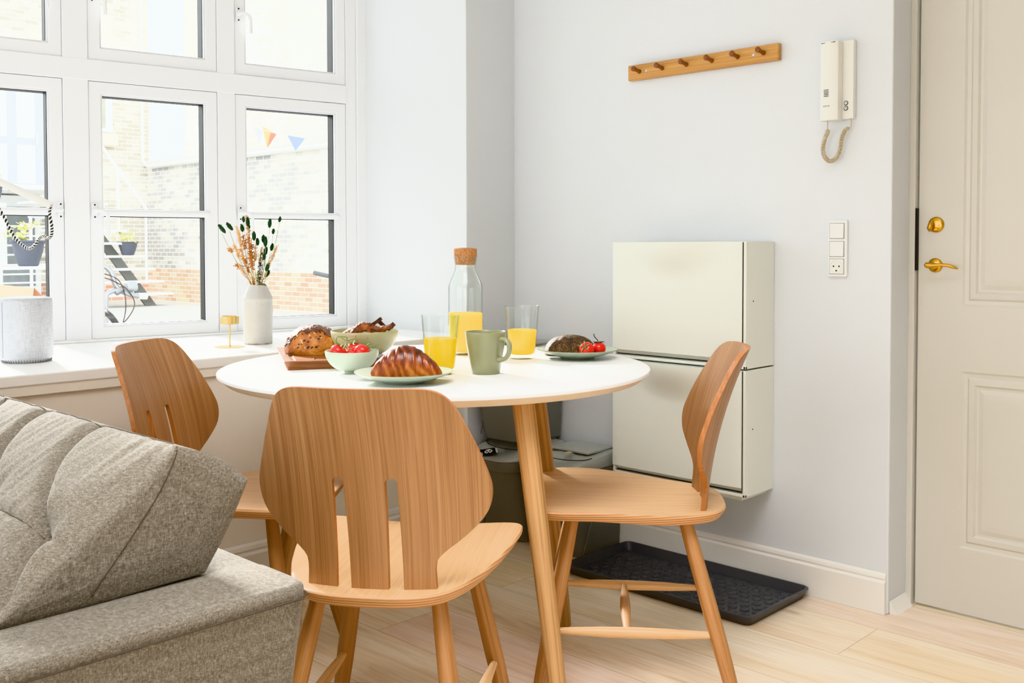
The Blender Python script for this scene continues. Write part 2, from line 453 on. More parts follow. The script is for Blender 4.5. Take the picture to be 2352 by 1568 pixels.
# ------------------------------------------------------------------ window
def glass_mat():
    t = NT('window_glass'); fr = t.n('ShaderNodeLayerWeight', i_Blend=.5)
    tr = t.n('ShaderNodeBsdfTransparent'); tr.inputs[0].default_value = (.985, .995, .99, 1)
    gl = t.n('ShaderNodeBsdfGlossy'); gl.inputs['Roughness'].default_value = .02
    mx = t.n('ShaderNodeMixShader'); t.l(t.math('ADD', t.math('MULTIPLY', t.math('POWER', fr.outputs['Facing'], 4.0), .5), .02), mx.inputs[0]); t.l(tr.outputs[0], mx.inputs[1]); t.l(gl.outputs[0], mx.inputs[2])
    t.l(mx.outputs[0], t.out.inputs[0]); return t.m
MAT['pane'] = glass_mat()
win = thing('window_1', None, None); win['kind'] = 'structure'; win.matrix_world = WM
def ringbox(bm, s0, s1, z0, z1, w, t0, t1, mi=0):
    """rectangular frame ring with mitred corners"""
    o = [(s0, z0), (s1, z0), (s1, z1), (s0, z1)]; i = [(s0+w, z0+w), (s1-w, z0+w), (s1-w, z1-w), (s0+w, z1-w)]
    R = [[bm.verts.new((x, t, z)) for x, z in q] for q, t in ((o, t0), (i, t0), (i, t1), (o, t1))]
    for a in range(4):
        A, B = R[a], R[(a+1) % 4]
        for k in range(4):
            j = (k+1) % 4; f = bm.faces.new((A[k], A[j], B[j], B[k])); f.material_index = mi
ZB, ZT0, ZT1, ZTOP = .7355, 1.628, 1.703, 2.36
cols = [(-.458, 0.0), (-.980, -.528), (-1.520, -1.065), (-2.060, -1.605), (-2.6, -2.145), (-3.14, -2.685)]
fb = bmesh.new()
add_box(fb, (.0015, -.004, ZB), (.046, .07, ZTOP))
add_box(fb, (.046, -.016, ZB), (.090, .07, ZTOP))
for (a, b), (c, d) in zip(cols[:-1], cols[1:]): add_box(fb, (d+.0015, -.005, ZB), (a-.0015, .07, ZTOP))
add_box(fb, (cols[-1][0]-.5, -.005, ZB), (cols[-1][0]-.0015, .07, ZTOP))
add_box(fb, (cols[-1][0], -.0065, ZT0+.0015), (.0035, .068, ZT1-.0015))
obj('frame', fb, MAT['upvc'], win, smooth=False, bevel=.0025)
def handle(parent, s, z, side, lever=True, drop=.075):
    bm = bmesh.new()
    add_prism(bm, rrect(s-.009, z-.028, s+.009, z+.028, .008), 0, .006, M=Matrix.Translation((0, -.004, 0)) @ Matrix(((1, 0, 0, 0), (0, 0, -1, 0), (0, 1, 0, 0), (0, 0, 0, 1))))
    h = obj('handle', bm, MAT['upvc'], parent, bevel=.0015)
    p = catmull([(s, -.01, z), (s, -.022, z+.001), (s+side*.008, -.032, z+.001), (s+side*.026, -.034, z-.003), (s+side*.036, -.034, z-.016), (s+side*.038, -.034, z-.045), (s+side*.038, -.034, z-drop)], 5)
    bm = bmesh.new(); add_tube(bm, p, [.008 if i < 8 else .0062 for i in range(len(p))], 12)
    return h, bm
scr = plain('screw_dark', srgb(70, 70, 70), .4, .6)
for ci, (a, b) in enumerate(cols):
    for ri, (z0, z1) in enumerate(((ZB, ZT0), (ZT1, ZTOP))):
        bm = bmesh.new(); ringbox(bm, a, b, z0+.001, z1, .040, .0, .03)
        sash = obj('sash', bm, MAT['upvc'], win, smooth=False, bevel=.002)
        bm = bmesh.new(); ringbox(bm, a+.038, b-.038, z0+.039, z1-.038, .008, .006, .018)
        obj('glazing_bead', bm, MAT['upvc_shade'], sash, smooth=False, bevel=.001)
        bm = bmesh.new(); ringbox(bm, a+.0395, b-.0395, z0+.0405, z1-.0395, .008, .019, .066)
        obj('gasket', bm, MAT['black_rubber'], sash, smooth=False)
        obj('pane', box((a+.040, .050, z0+.041), (b-.040, .054, z1-.040)), MAT['pane'], sash, smooth=False)
        if ri == 0:
            zz = 1.176
            bm = bmesh.new(); add_tube(bm, [(a+.036, .004, zz), (a+.04, .0, zz), (b-.040, .0, zz), (b-.036, .004, zz)], [.009, .0125, .0125, .009], 14)
            obj('glazing_bar', bm, MAT['upvc'], sash)
            obj('bar_seal', box((a+.045, .019, zz-.0145), (b-.045, .050, zz+.0145)), MAT['black_rubber'], sash, smooth=False)
        left = ci not in (2,)
        hz = 1.181 if ri == 0 else 1.925
        hsx = (a+.013) if left else (b-.012)
        h, lev = handle(sash, hsx, hz, 1 if left else -1, drop=.085 if ri == 0 else .07)
        for dz in (-.021, .021):
            add_lathe(lev, [(0, 0), (.0032, 0), (.0032, .001), (0, .0012)], 10, M=Matrix.Translation((hsx, -.0102, hz+dz)) @ Matrix.Rotation(PI/2, 4, 'X'), mi=1)
        for f in lev.faces: pass
        obj('lever', lev, [MAT['upvc'], scr], sash)
# small stay catch low on the right-hand mullion
bm = bmesh.new(); add_tube(bm, catmull([(-.4385, -.002, .872), (-.442, -.012, .885), (-.442, -.012, .915), (-.4385, -.002, .928)], 4), .0032, 8)
obj('stay_catch', bm, MAT['upvc'], win)
# ------------------------------------------------------------------ chairs
ZS = .444
BX = ([0, .03, .05, .068, .091, .111, .13, .15, .175, .20, .256, .300, .331, .350, .362, .369, .3725, .3735],
      [.120, .1185, .1205, .136, .166, .188, .205, .2145, .2185, .2155, .198, .181, .168, .157, .145, .131, .114, .096])
def back_y(x, z): return -.19-.078*z-.512*z*z+(.973+1.509*z)*x*x
def chair_back():
    bm = bmesh.new(); T = .0115
    zs = [-.012]+sorted(set([0, .012, .025, .038, .05, .058, .066, .074, .084, .094, .104, .115, .127, .139, .15, .16, .17, .18, .19, .198, .2015, .2045, .2065, .2080] + [.215, .228, .242, .256, .27, .285, .3, .315, .331, .341, .350, .357, .362, .366, .369, .371, .3725, .3735]))
    ZSL = .2080; w0 = .0105
    blocks = {}
    # smooth outline
    pts = catmull(list(zip(BX[1], BX[0])), 6)
    ox = [p[0] for p in pts]; oz = [p[1] for p in pts]
    oz2 = np.maximum.accumulate(oz)
    def X(z): return interp(z, oz2, ox)
    def slot(z):
        if z >= ZSL: return 0
        zc = ZSL-w0
        w = w0 if z < zc else w0*math.sqrt(max(0, 1-((z-zc)/w0)**2))
        return w + (.0035*(1-z/ZSL) if z < zc else 0)
    c = .0485
    nM, nO, nG = 8, 9, 3
    V = {}
    def vert(x, z, side):
        k = (round(x, 5), round(z, 5), side)
        if k not in V: V[k] = bm.verts.new((x, back_y(x, z)+side*T/2, ZS+z))
        return V[k]
    def cols_(z):
        s = slot(z); xo = X(max(z, 0))
        return [[-xo+( -c-s+xo)*i/nO for i in range(nO+1)], [-c-s+2*s*i/nG for i in range(nG+1)], [-c+s+(2*c-2*s)*i/nM for i in range(nM+1)],
                [c-s+2*s*i/nG for i in range(nG+1)], [c+s+(xo-c-s)*i/nO for i in range(nO+1)]]
    for z0, z1 in zip(zs[:-1], zs[1:]):
        A, B = cols_(z0), cols_(z1)
        for bi in range(5):
            if bi in (1, 3) and z0 < ZSL-1e-6: continue
            for i in range(len(A[bi])-1):
                for side in (-1, 1):
                    q = [vert(A[bi][i], z0, side), vert(A[bi][i+1], z0, side), vert(B[bi][i+1], z1, side), vert(B[bi][i], z1, side)]
                    u = []
                    for v in q:
                        if v not in u: u.append(v)
                    if len(u) > 2:
                        try: bm.faces.new(u)
                        except ValueError: pass
    inv = {v: k for k, v in V.items()}
    be = [e for e in bm.edges if len(e.link_faces) == 1 and inv[e.verts[0]][2] == 1 and inv[e.verts[1]][2] == 1]
    for e in be:
        a, b = e.verts; ka, kb = inv[a], inv[b]
        a2, b2 = V[(ka[0], ka[1], -1)], V[(kb[0], kb[1], -1)]
        try:
            f = bm.faces.new((a, b, b2, a2)); f.material_index = 1
        except ValueError: pass
    return bm
SEATO = [(0, -.238), (.06, -.235), (.108, -.220), (.146, -.186), (.182, -.108), (.210, -.01), (.226, .085), (.228, .155), (.216, .202), (.175, .226), (.10, .235), (0, .238)]
def chair_seat():
    half = catmull(SEATO, 5)
    full = half + [(-x, y) for x, y in reversed(half[1:-1])]
    def zr(x, y):
        k = min(1, max(0, (y+.2)/.3)); k = k*k*(3-2*k)
        return .016*k*min(1.3, (abs(x)/.21))**2 - .004*math.exp(-((x/.12)**2+((y+.04)/.14)**2))
    bm = bmesh.new(); T = .024
    cy = .0
    rings = []
    spec = []
    for s in (.15, .3, .45, .6, .75, .88, .96, .99): spec.append((s, 0, 0))
    rings_xyz = []
    for s, ins, dz in spec: rings_xyz.append([(x*s, cy+(y-cy)*s, ZS+zr(x*s, cy+(y-cy)*s)) for x, y in full])
    def off(s, dz): return [(x*s, cy+(y-cy)*s, ZS+zr(x, y)+dz) for x, y in full]
    rings_xyz += [off(1.0, -.0025), off(1.0, -.007), off(.955, -T+.002), off(.945, -T)]
    for s in (.8, .5, .2): rings_xyz.append([(x*s, cy+(y-cy)*s, ZS+zr(x*s, cy+(y-cy)*s)-T) for x, y in full])
    R = [[bm.verts.new(p) for p in r] for r in rings_xyz]; n = len(full)
    for k, (a, b) in enumerate(zip(R[:-1], R[1:])):
        for i in range(n):
            j = (i+1) % n; f = bm.faces.new((a[i], a[j], b[j], b[i])); f.material_index = 1 if 7 <= k <= 10 else 0
    c0 = bm.verts.new((0, cy, ZS+zr(0, 0))); c1 = bm.verts.new((0, cy, ZS-T+zr(0, 0)))
    for i in range(n):
        j = (i+1) % n
        bm.faces.new((R[0][j], R[0][i], c0)); bm.faces.new((R[-1][i], R[-1][j], c1))
    return bm
def leg_bm(top, foot, r=(.0145, .0165, .0185, .019, .017, .0135)):
    t, f = Vector(top), Vector(foot); bm = bmesh.new(); ln = (t-f).length
    n = 12; pts = [Vector((0, 0, ln*(1-i/n))) for i in range(n+1)]
    rr = [interp(i/n, [0, .15, .4, .62, .82, 1], r) for i in range(n+1)]
    add_tube(bm, pts, rr, 18)
    return bm
def put_leg(bm, top, foot, mat, par):
    t, f = Vector(top), Vector(foot)
    o = obj('leg', bm, mat, par); o.location = f; o.rotation_euler = (t-f).to_track_quat('Z', 'X').to_euler(); return o
def make_chair(label, group):
    t = thing('dining_chair', label, 'chair', group=group)
    obj('seat', chair_seat(), [MAT['oak_y'], MAT['ply']], t, angle=50)
    obj('backrest', chair_back(), [MAT['oak_z'], MAT['edge']], t, angle=50, bevel=.0018)
    FT, FF, BT, BF = (.118, .125, .425), (.198, .208, .0035), (.112, -.135, .425), (.190, -.250, .0035)
    for sx in (-1, 1):
        for a, b in ((FT, FF), (BT, BF)):
            a, b = (sx*a[0], a[1], a[2]), (sx*b[0], b[1], b[2]); put_leg(leg_bm(a, b), a, b, MAT['oak_leg'], t)
    zst = .170
    def on(a, b, z): k = (a[2]-z)/(a[2]-b[2]); return tuple(a[i]+(b[i]-a[i])*k for i in range(3))
    f, b = on(FT, FF, zst), on(BT, BF, zst-.002)
    for sx in (-1, 1):
        p = [Vector((sx*f[0], f[1], f[2])).lerp(Vector((sx*b[0], b[1], b[2])), i/10) for i in range(11)]
        obj('side_stretcher', tube(p, [interp(i/10, [0, .3, .5, .75, 1], [.0065, .0115, .0125, .011, .0065]) for i in range(11)], 16), MAT['oak_y'], t)
    xc = (f[0]+b[0])/2
    p = [Vector((-xc, .0, zst)).lerp(Vector((xc, .0, zst)), i/10) for i in range(11)]
    obj('cross_stretcher', tube(p, [interp(i/10, [0, .3, .5, .7, 1], [.0065, .0115, .013, .0115, .0065]) for i in range(11)], 16), MAT['oak_x'], t)
    return t
CH = 'oak dining chairs round the table'
chairA = make_chair('oak dining chair seen from behind, nearest the camera, beside the grey sofa', CH)
chairB = copy_tree(chairA); chairB['label'] = 'oak dining chair seen side-on in front of the white wall cabinets'
chairC = copy_tree(chairA); chairC['label'] = 'oak dining chair by the windowsill, partly hidden behind the sofa back'
for c, (x, y, a) in ((chairA, (-1.528, -1.144, -54.54)), (chairB, (-.843, -1.185, 38.83)), (chairC, (-1.471, -.46, -143.83))):
    c.location = (x, y, 0); c.rotation_euler = (0, 0, math.radians(a))

# ------------------------------------------------------------------ table
TZ = .745; TC = (-1.042, -.716); TR = .556
tab = thing('dining_table', 'round white-topped dining table on tapered oak legs, set for breakfast', 'table', (TC[0], TC[1], 0))
bm = bmesh.new()
add_lathe(bm, [(0, TZ), (.3, TZ), (TR-.004, TZ), (TR-.001, TZ-.0015), (TR, TZ-.004), (TR, TZ-.0085), (TR-.022, TZ-.0255), (TR-.026, TZ-.0265), (0, TZ-.0265)], 160, mis=[0, 0, 0, 0, 0, 1, 1, 1])
obj('tabletop', bm, [MAT['laminate'], MAT['laminate_edge']], tab, angle=30)
def tleg(top, foot):
    t, f = Vector((top[0]-TC[0], top[1]-TC[1], top[2])), Vector((foot[0]-TC[0], foot[1]-TC[1], foot[2])); bm = bmesh.new()
    n = 10; ln = (t-f).length; add_tube(bm, [Vector((0, 0, ln*(1-i/n))) for i in range(n+1)], [interp(i/n, [0, .25, .9, .985, 1], [.0255, .0250, .0195, .0188, .0165]) for i in range(n+1)], 12)
    return bm
def UV(u, v): return (CAM.x+u*math.cos(yaw)+v*math.sin(yaw), CAM.y-u*math.sin(yaw)+v*math.cos(yaw))
TLEG = [((.0237, 2.24), (.1086, 2.14)), ((.056, 2.63), (.147, 2.765)), ((-.50, 2.58), (-.60, 2.38)), ((-.50, 2.66), (-.62, 2.82))]
# baked floor-plan coordinates of the four splayed legs
for a, b in TLEG:
    a, b = UV(*a)+(.7195,), UV(*b)+(.0045,)
    put_leg(tleg(a, b), Vector(a)-Vector((TC[0], TC[1], 0)), Vector(b)-Vector((TC[0], TC[1], 0)), MAT['oak_table'], tab)

# ------------------------------------------------------------------ sofa
def fabric():
    t = NT('sofa_woven_fabric')
    vec = t.coord('Object')
    wv = t.n('ShaderNodeTexWave', wave_type='BANDS', bands_direction='Y', i_Scale=260, i_Distortion=2.2, i_Detail=2); wv.inputs['Detail Scale'].default_value = 1.5
    wz = t.n('ShaderNodeTexWave', wave_type='BANDS', bands_direction='Z', i_Scale=260, i_Distortion=2.2, i_Detail=2); wz.inputs['Detail Scale'].default_value = 1.5
    wx = t.n('ShaderNodeTexWave', wave_type='BANDS', bands_direction='X', i_Scale=260, i_Distortion=2.2, i_Detail=2)
    for q in (wv, wz, wx): t.l(vec, q.inputs['Vector'])
    h = t.math('MULTIPLY', t.math('ADD', wv.outputs['Fac'], t.math('ADD', wz.outputs['Fac'], wx.outputs['Fac'])), .33)
    sl1 = t.noise(t.coord(scale=(560, 560, 150)), 1, 3, .7); sl2 = t.noise(t.coord(scale=(170, 150, 560)), 1, 3, .7)
    f = t.math('MULTIPLY', t.math('ADD', sl1, sl2), .5)
    mixf = t.math('ADD', t.math('MULTIPLY', f, .92), t.math('MULTIPLY', h, .09))
    col = t.ramp(mixf, [(.36, srgb(92, 83, 72)), (.52, srgb(128, 120, 108)), (.68, srgb(168, 161, 150))])
    p = t.pbr(col, .95, 0, t.bump(mixf, .55, .0015), spec=.15)
    p.inputs['Sheen Weight'].default_value = .25; p.inputs['Sheen Roughness'].default_value = .4
    return t.m
MAT['fabric'] = fabric()
MAT['seamf'] = plain('dark_seam_thread', srgb(84, 74, 62), .95)
sofa = thing('sofa', 'grey woven-fabric sofa with a button-tufted back, cropped at the left edge', 'sofa', (-2.2, -.5, 0))
SO = Vector((-2.2, -.5, 0))
def L(p): return tuple(Vector(p)-SO)
ARMZ = .560
# frame: low outer shell (arm + back rail) with soft edges, tapering downward
def soft_loft(rings_fn, zs, inset, cap=True):
    pass
def rounded_slab(x0, y0, x1, y1, ztop, zbot, r, edge, taper):
    """plan rounded rectangle lofted in z with rounded top edge; taper = inward shift at the bottom (x1 side, y0 side)"""
    bm = bmesh.new(); rings = []
    prof = [(0.0, zbot), (0.0, ztop-edge)]
    for i in range(1, 7):
        a = PI/2*i/6; prof.append((edge*(1-math.cos(a)), ztop-edge+edge*math.sin(a)))
    for ins, z in prof:
        k = (ztop-z)/(ztop-zbot)
        rr = max(.004, r-ins)
        rings.append([(x, y, z) for x, y in rrect(x0+ins, y0+ins+taper*k*.4, x1-ins-taper*k, y1-ins, rr)])
    lx = rings[-1]
    cx, cy = (x0+x1)/2, (y0+y1)/2
    for s in (.985, .9, .5):
        hx, hy = (x1-x0)/2, (y1-y0)/2
        m = min(hx, hy)*(1-s)
        rings.append([(x, y, ztop+.004*(1-s)) for x, y in [(cx+(px-cx)*(1-m/hx), cy+(py-cy)*(1-m/hy)) for px, py, _ in lx]])
    add_loft(bm, [[L(p) for p in r_] for r_ in rings])
    return bm
obj('arm', rounded_slab(-2.92, -1.442, -1.934, -1.285, ARMZ, .15, .035, .014, .05), MAT['fabric'], sofa, angle=60)
obj('back_frame', rounded_slab(-2.045, -1.36, -1.934, .60-.45, ARMZ-.002, .15, .03, .014, .05), MAT['fabric'], sofa, angle=60)
obj('seat_base', rounded_slab(-2.86, -1.29, -2.03, .10, .535, .15, .03, .02, .0), MAT['fabric'], sofa, angle=60)
# piped seam along the arm edge
def seamtube(name, pts, r, mat, par):
    return obj(name, tube([L(p) for p in pts], r, 8), mat, par)
ps = [(-2.905, -1.4437, ARMZ-.020), (-2.5, -1.4437, ARMZ-.020), (-2.0, -1.4437, ARMZ-.020), (-1.966, -1.4432, ARMZ-.020), (-1.944, -1.432, ARMZ-.020), (-1.9335, -1.405, ARMZ-.020), (-1.933, -1.2, ARMZ-.020), (-1.933, .10, ARMZ-.020)]
seamtube('arm_seam', catmull(ps, 4), .0014, MAT['seamf'], sofa)
# back cushions with channels and buttons
def cushion(ya, yb, phase):
    """ya<yb; profile in XZ: front-bottom, front-top, back-top, back-bottom"""
    FB, FT_, BT_, BB = (-2.36, .555), (-2.077, .764), (-1.957, .694), (-2.033, .5635)
    nu, nv = 120, 44
    bm = bmesh.new(); grid = []
    seams = [(.333, .0), (.667, .0)]
    D = yb-ya
    btn = [(ya+.073, .43), (ya+.293, .43)] if phase == 0 else [(ya+.073, .43), (ya+.293, .43), (ya+.51, .43)]
    nrm = Vector((-(FT_[1]-FB[1]), 0, FT_[0]-FB[0])).normalized()      # outward (towards the seat)
    def seam_y(b, v):  # channel line: at button height passes the button, flares towards the top
        return b[0]+.19*math.sin(PI/2*min(1, max(0, (v-b[1])/.57))) - .05*min(1, max(0, b[1]-v)/.26)
    def front(u, v):
        y = ya+D*u; x = FB[0]+(FT_[0]-FB[0])*v; z = FB[1]+(FT_[1]-FB[1])*v
        bulge = .030*math.sin(PI*min(1, max(0, v*.9+.1)))**.6*(1-abs(2*u-1)**8)
        d = 0
        for b in btn:
            dy = y-seam_y(b, v)
            d -= .016*math.exp(-(dy/.016)**2) + .006*math.exp(-(dy/.006)**2)
            d -= .020*math.exp(-((y-b[0])/.032)**2-((v-b[1])/.10)**2)
        d -= .006*math.exp(-((v-.43)/.018)**2)
        d += .0022*mnoise.noise(Vector((y*55, v*2.2, 0)))*(.4+v)+.002*mnoise.noise(Vector((y*18, v*4, 3)))
        p = Vector((x, y, z)) + nrm*(bulge+d)
        # round the top edge over
        return p
    vs = []
    per = [v/ nv for v in range(nv+1)]
    rows = []
    for v in per: rows.append([front(i/nu, v) for i in range(nu+1)])
    # top face from FT to BT, back face down to BB, bottom back to FB
    def extra(a, b, n, bul):
        out = []
        for k in range(1, n+1):
            t_ = k/n; x = a[0]+(b[0]-a[0])*t_; z = a[1]+(b[1]-a[1])*t_
            nx, nz = -(b[1]-a[1]), (b[0]-a[0]); l = math.hypot(nx, nz); nx, nz = nx/l, nz/l
            out.append([Vector((x+nx*bul*math.sin(PI*t_), ya+D*i/nu, z+nz*bul*math.sin(PI*t_))) for i in range(nu+1)])
        return out
    top_start = rows[-1]
    rows += extra(FT_, BT_, 8, .010); rows += extra(BT_, BB, 10, .004)
    # end inset so that the edges look rounded
    nr = len(rows)
    V = [[bm.verts.new(L(p)) for p in r] for r in rows]
    for a, b in zip(V[:-1], V[1:]):
        for i in range(nu): bm.faces.new((a[i], a[i+1], b[i+1], b[i]))
    for i in range(nu): bm.faces.new((V[-1][i], V[-1][i+1], V[0][i+1], V[0][i]))
    for e in (0, nu):
        ring = [V[r][e] for r in range(nr)]
        c = Vector((0, 0, 0))
        for v in ring: c += v.co
        c /= nr
        prev = ring
        for s, o in ((.96, .006), (.85, .010), (.5, .012)):
            cur = [bm.verts.new(c+(v.co-c)*s+Vector((0, -o if e == 0 else o, 0))) for v in ring]
            for i in range(nr):
                j = (i+1) % nr; bm.faces.new((prev[i], prev[j], cur[j], cur[i]))
            prev = cur
        bm.faces.new(prev)
    o = obj('back_cushion', bm, MAT['fabric'], sofa, angle=50, bevel=.006, seg=3)
    # piping / stitched seams
    e = Vector((0, 0, .0))
    pts = [front(i/nu, 1.0)+Vector((.002, 0, .0005)) for i in range(2, nu-1, 4)]
    obj('top_seam', tube([L(p) for p in pts], .0009, 6), MAT['seamf'], o)
    pts = catmull([(-2.0775, ya-.003, .763), (-2.084, ya-.010, .748), (-2.112, ya-.0125, .70), (-2.158, ya-.0125, .640), (-2.215, ya-.0115, .572)], 5)
    obj('end_seam', tube([L(p) for p in pts], .0009, 6), MAT['seamf'], o)
    for b in btn:
        pts = []
        for k in range(0, 27):
            v = .02+.96*k/26; y = seam_y(b, v); pts.append(front((y-ya)/D, v)+nrm*.0006)
        obj('channel_seam', tube([L(p) for p in pts], .0009, 6), MAT['seamf'], o)
        bb = bmesh.new(); p = front((b[0]-ya)/D, b[1])+nrm*.002
        q = nrm.to_track_quat('Z', 'Y').to_matrix().to_4x4()
        add_lathe(bb, [(0.0, .0045), (.004, .004), (.0075, .002), (.009, -.001), (.0085, -.004)], 20, M=Matrix.Translation(L(p)) @ q)
        obj('button', bb, MAT['fabric'], o)
    for b in btn:
        pts = [front((y-ya)/D, .43)+nrm*.0006 for y in ([b[0]+.012+(.19)*k/10 for k in range(11)])]
        obj('cross_seam', tube([L(p) for p in pts], .0008, 6), MAT['seamf'], o)
    return o
c1 = cushion(-1.298, -.625, 0)
c2 = cushion(-.612, .08, 0)
for x, y in ((-2.82, -1.36), (-2.02, -1.36), (-2.82, .0), (-2.02, .0)):
    obj('leg', lathe([(0, 0), (.014, 0), (.022, .15), (.022, .17), (0, .17)], 20, c=L((x, y, 0))), MAT['oak_leg'], sofa)

# ------------------------------------------------------------------ wall cabinets (two tip-out units)
def cabinet(z0, z1, label, hide_top=False):
    X1, X0, YA, YB = -.0005, -.170, -.612, -1.113
    t = thing('wall_cabinet', label, 'cabinet', (0, (YA+YB)/2, z0), group='slim white wall cabinets')
    oy = (YA+YB)/2
    def l(x, y, z): return (x, y-oy, z-z0)
    bm = bmesh.new()
    # body: open box shape with rim
    add_box(bm, l(-.156, YB, z0+.002), l(X1, YA, z1-.0008))
    add_box(bm, l(-.166, YB, z0+.002), l(-.156, YB+.010, z1-.001)); add_box(bm, l(-.166, YA-.010, z0+.002), l(-.156, YA, z1-.001)); add_box(bm, l(-.166, YB, z0+.002), l(-.156, YA, z0+.012))
    body = obj('body', bm, MAT['cab'], t, smooth=False, bevel=.0025)
    obj('lower_gap', box(l(-.1605, YB+.014, z0+.0150), l(-.1565, YA-.014, z0+.0180)), MAT['cab_dark'], t, smooth=False)
    # tip-out front with a scooped grip at the top centre
    bm = bmesh.new(); ny, nz = 72, 72; F = []
    ya, yb = YA-.0015, YB+.0125; za, zb = z0+.031, z1-.002
    cyv = (ya+yb)/2
    def xf(y, z):
        u = (y-cyv)/(abs(ya-yb)/2); v = (zb-z)
        rad = math.hypot((y-cyv)/.185, v/.125)
        s = max(0, 1-rad); s = s*s*(3-2*s)
        edge = -.0045*(1-min(1, (1-abs(u))/.12))**2
        return -.1735 - .042*s + (-edge)*1.0
    for j in range(nz+1):
        z = za+(zb-za)*(j/nz)
        F.append([bm.verts.new(l(xf(yy, z), yy, z)) for yy in [ya+(yb-ya)*i/ny for i in range(ny+1)]])
    for a, b in zip(F[:-1], F[1:]):
        for i in range(ny): bm.faces.new((a[i], a[i+1], b[i+1], b[i]))
    B = []
    for j in (0, nz): pass
    bd = [e for e in bm.edges if e.is_boundary]
    ret = bmesh.ops.extrude_edge_only(bm, edges=bd)
    for v in ret['geom']:
        if isinstance(v, bmesh.types.BMVert): v.co.x = -.1575
    obj('tip_out_front', bm, MAT['cab'], t, angle=40)
    obj('side_gap', box(l(-.1655, YB+.0100, z0+.022), l(-.1585, YB+.0121, z1-.004)), MAT['cab_dark'], t, smooth=False)
    obj('fixing_hole', lathe([(0, 0), (.0022, 0), (.0022, .0008), (0, .0008)], 12, M=Matrix.Translation(l(-.125, YB-.0007, (z0+z1)/2+.012)) @ Matrix.Rotation(-PI/2, 4, 'X')), MAT['cab_dark'], t)
    return t
cabinet(.686, 1.071, 'white wall-hung slim shoe cabinet, the upper of two')
cl = cabinet(.300, .6845, 'white wall-hung slim shoe cabinet, the lower of two, above the boot tray')
obj('base_lip', box((-.150, -.230, -.012), (-.0005, .230, .0015)), MAT['cab'], cl, smooth=False, bevel=.001)

# ------------------------------------------------------------------ sorting bins
def bin_outline(x_back, x_front, half, n=14):
    # flat back, rounded nose at the front (towards -x)
    o = []
    rx = abs(x_front-x_back)*.34
    o.append((x_back, half)); 
    xs = x_front+rx
    for i in range(n+1):
        a = PI/2+PI*i/n
        c, s = math.cos(a), math.sin(a)
        o.append((xs+rx*abs(c)**.75*(-1 if c < 0 else 1), half*abs(s)**.55*(1 if s > 0 else -1)))
    o.append((x_back, -half))
    return o
def make_bin(label, loc, group, sticker=None):
    t = thing('recycling_bin', label, 'bin', loc, 0, group)
    bm = bmesh.new(); rings = []
    for z, xf, h in ((0, -.205, .104), (.004, -.210, .107), (.05, -.222, .109), (.15, -.25, .113), (.262, -.288, .118), (.2625, -.294, .121), (.268, -.296, .122), (.296, -.300, .1235), (.300, -.300, .1235)):
        rings.append([(x, y, z) for x, y in bin_outline(0, xf, h)])
    add_loft(bm, rings)
    obj('bucket', bm, MAT['bin'], t, angle=25, bevel=.0015)
    # curved relief line on both sides
    for s in (-1, 1):
        bm = bmesh.new()
        p = catmull([(-.20, s*.1085, .01), (-.185, s*.1115, .06), (-.16, s*.115, .13), (-.12, s*.119, .20), (-.07, s*.1205, .245)], 5)
        add_tube(bm, p, .0022, 8)
        obj('side_relief', bm, MAT['bin'], t)
    # lid: rim ring sloping toward the nose
    bm = bmesh.new(); rings = []
    def zl(x, k): return .300+.040*min(1, max(0, (x+.30)/.16))*k + .004*k
    for s, k, dz in ((.995, 0, .001), (1.0, 0, .006), (.992, .55, .0), (.965, .8, .002), (.93, 1, .0015), (.5, 1, .004), (.15, 1, .0045)):
        o = bin_outline(0, -.302, .1245); rings.append([(-.15+(x+.15)*s if s < 1 else x, y*s, zl(x, k)+dz) for x, y in o])
    add_loft(bm, rings)
    lid = obj('lid', bm, MAT['bin_lid'], t, angle=30, bevel=.001)
    # hatch and the arc-shaped split of the front flap
    bm = bmesh.new()
    add_prism(bm, rrect(-.150, -.088, -.006, .088, .012), .3435, .3535)
    obj('hatch', bm, MAT['bin_lid'], lid, bevel=.003)
    bm = bmesh.new()
    arc = [(-.175-.035*math.cos(a*1.2), .117*math.sin(a)) for a in [(-PI/2)+PI*i/16 for i in range(17)]]
    add_tube(bm, [(x, y, zl(x, 1)+.0022) for x, y in arc], .0014, 6)
    obj('flap_gap', bm, MAT['cab_dark'], lid)
    return t, lid
b1, l1 = make_bin('grey recycling bin with a round white symbol, under the stacked bin', (-.020, -.155, 0), 'grey recycling bins in the corner')
b2, l2 = make_bin('grey recycling bin on the floor next to the boot tray', (-.018, -.418, 0), 'grey recycling bins in the corner')
b3, l3 = make_bin('grey recycling bin stacked on top of another in the corner', (-.020, -.145, .3545), 'grey recycling bins in the corner')
# printed mark on the first lid: black diamond with a white ring and small white strokes of lettering
def zs(x, d=.0): return .3062+.25*(x+.30)+d
CXs, CYs = -.252, .026
bm = bmesh.new(); add_prism(bm, [(CXs-.036, CYs+.0), (CXs, CYs-.046), (CXs+.036, CYs+.0), (CXs, CYs+.046)], 0, .0006)
for v in bm.verts: v.co.z += zs(v.co.x)
obj('sticker', bm, MAT['label_black'], l1, smooth=False)
bm = bmesh.new()
for a0 in (0, 2.09, 4.19):
    add_tube(bm, [(CXs+.0125*math.cos(a0+k*.27), CYs+.0125*math.sin(a0+k*.27), zs(CXs+.0125*math.cos(a0+k*.27), .0016)) for k in range(7)], .0022, 6)
add_tube(bm, [(CXs-.003, CYs-.002, zs(CXs-.003, .0016)), (CXs+.003, CYs+.002, zs(CXs+.003, .0016))], .0030, 6)
obj('round_symbol', bm, MAT['label_white'], l1)
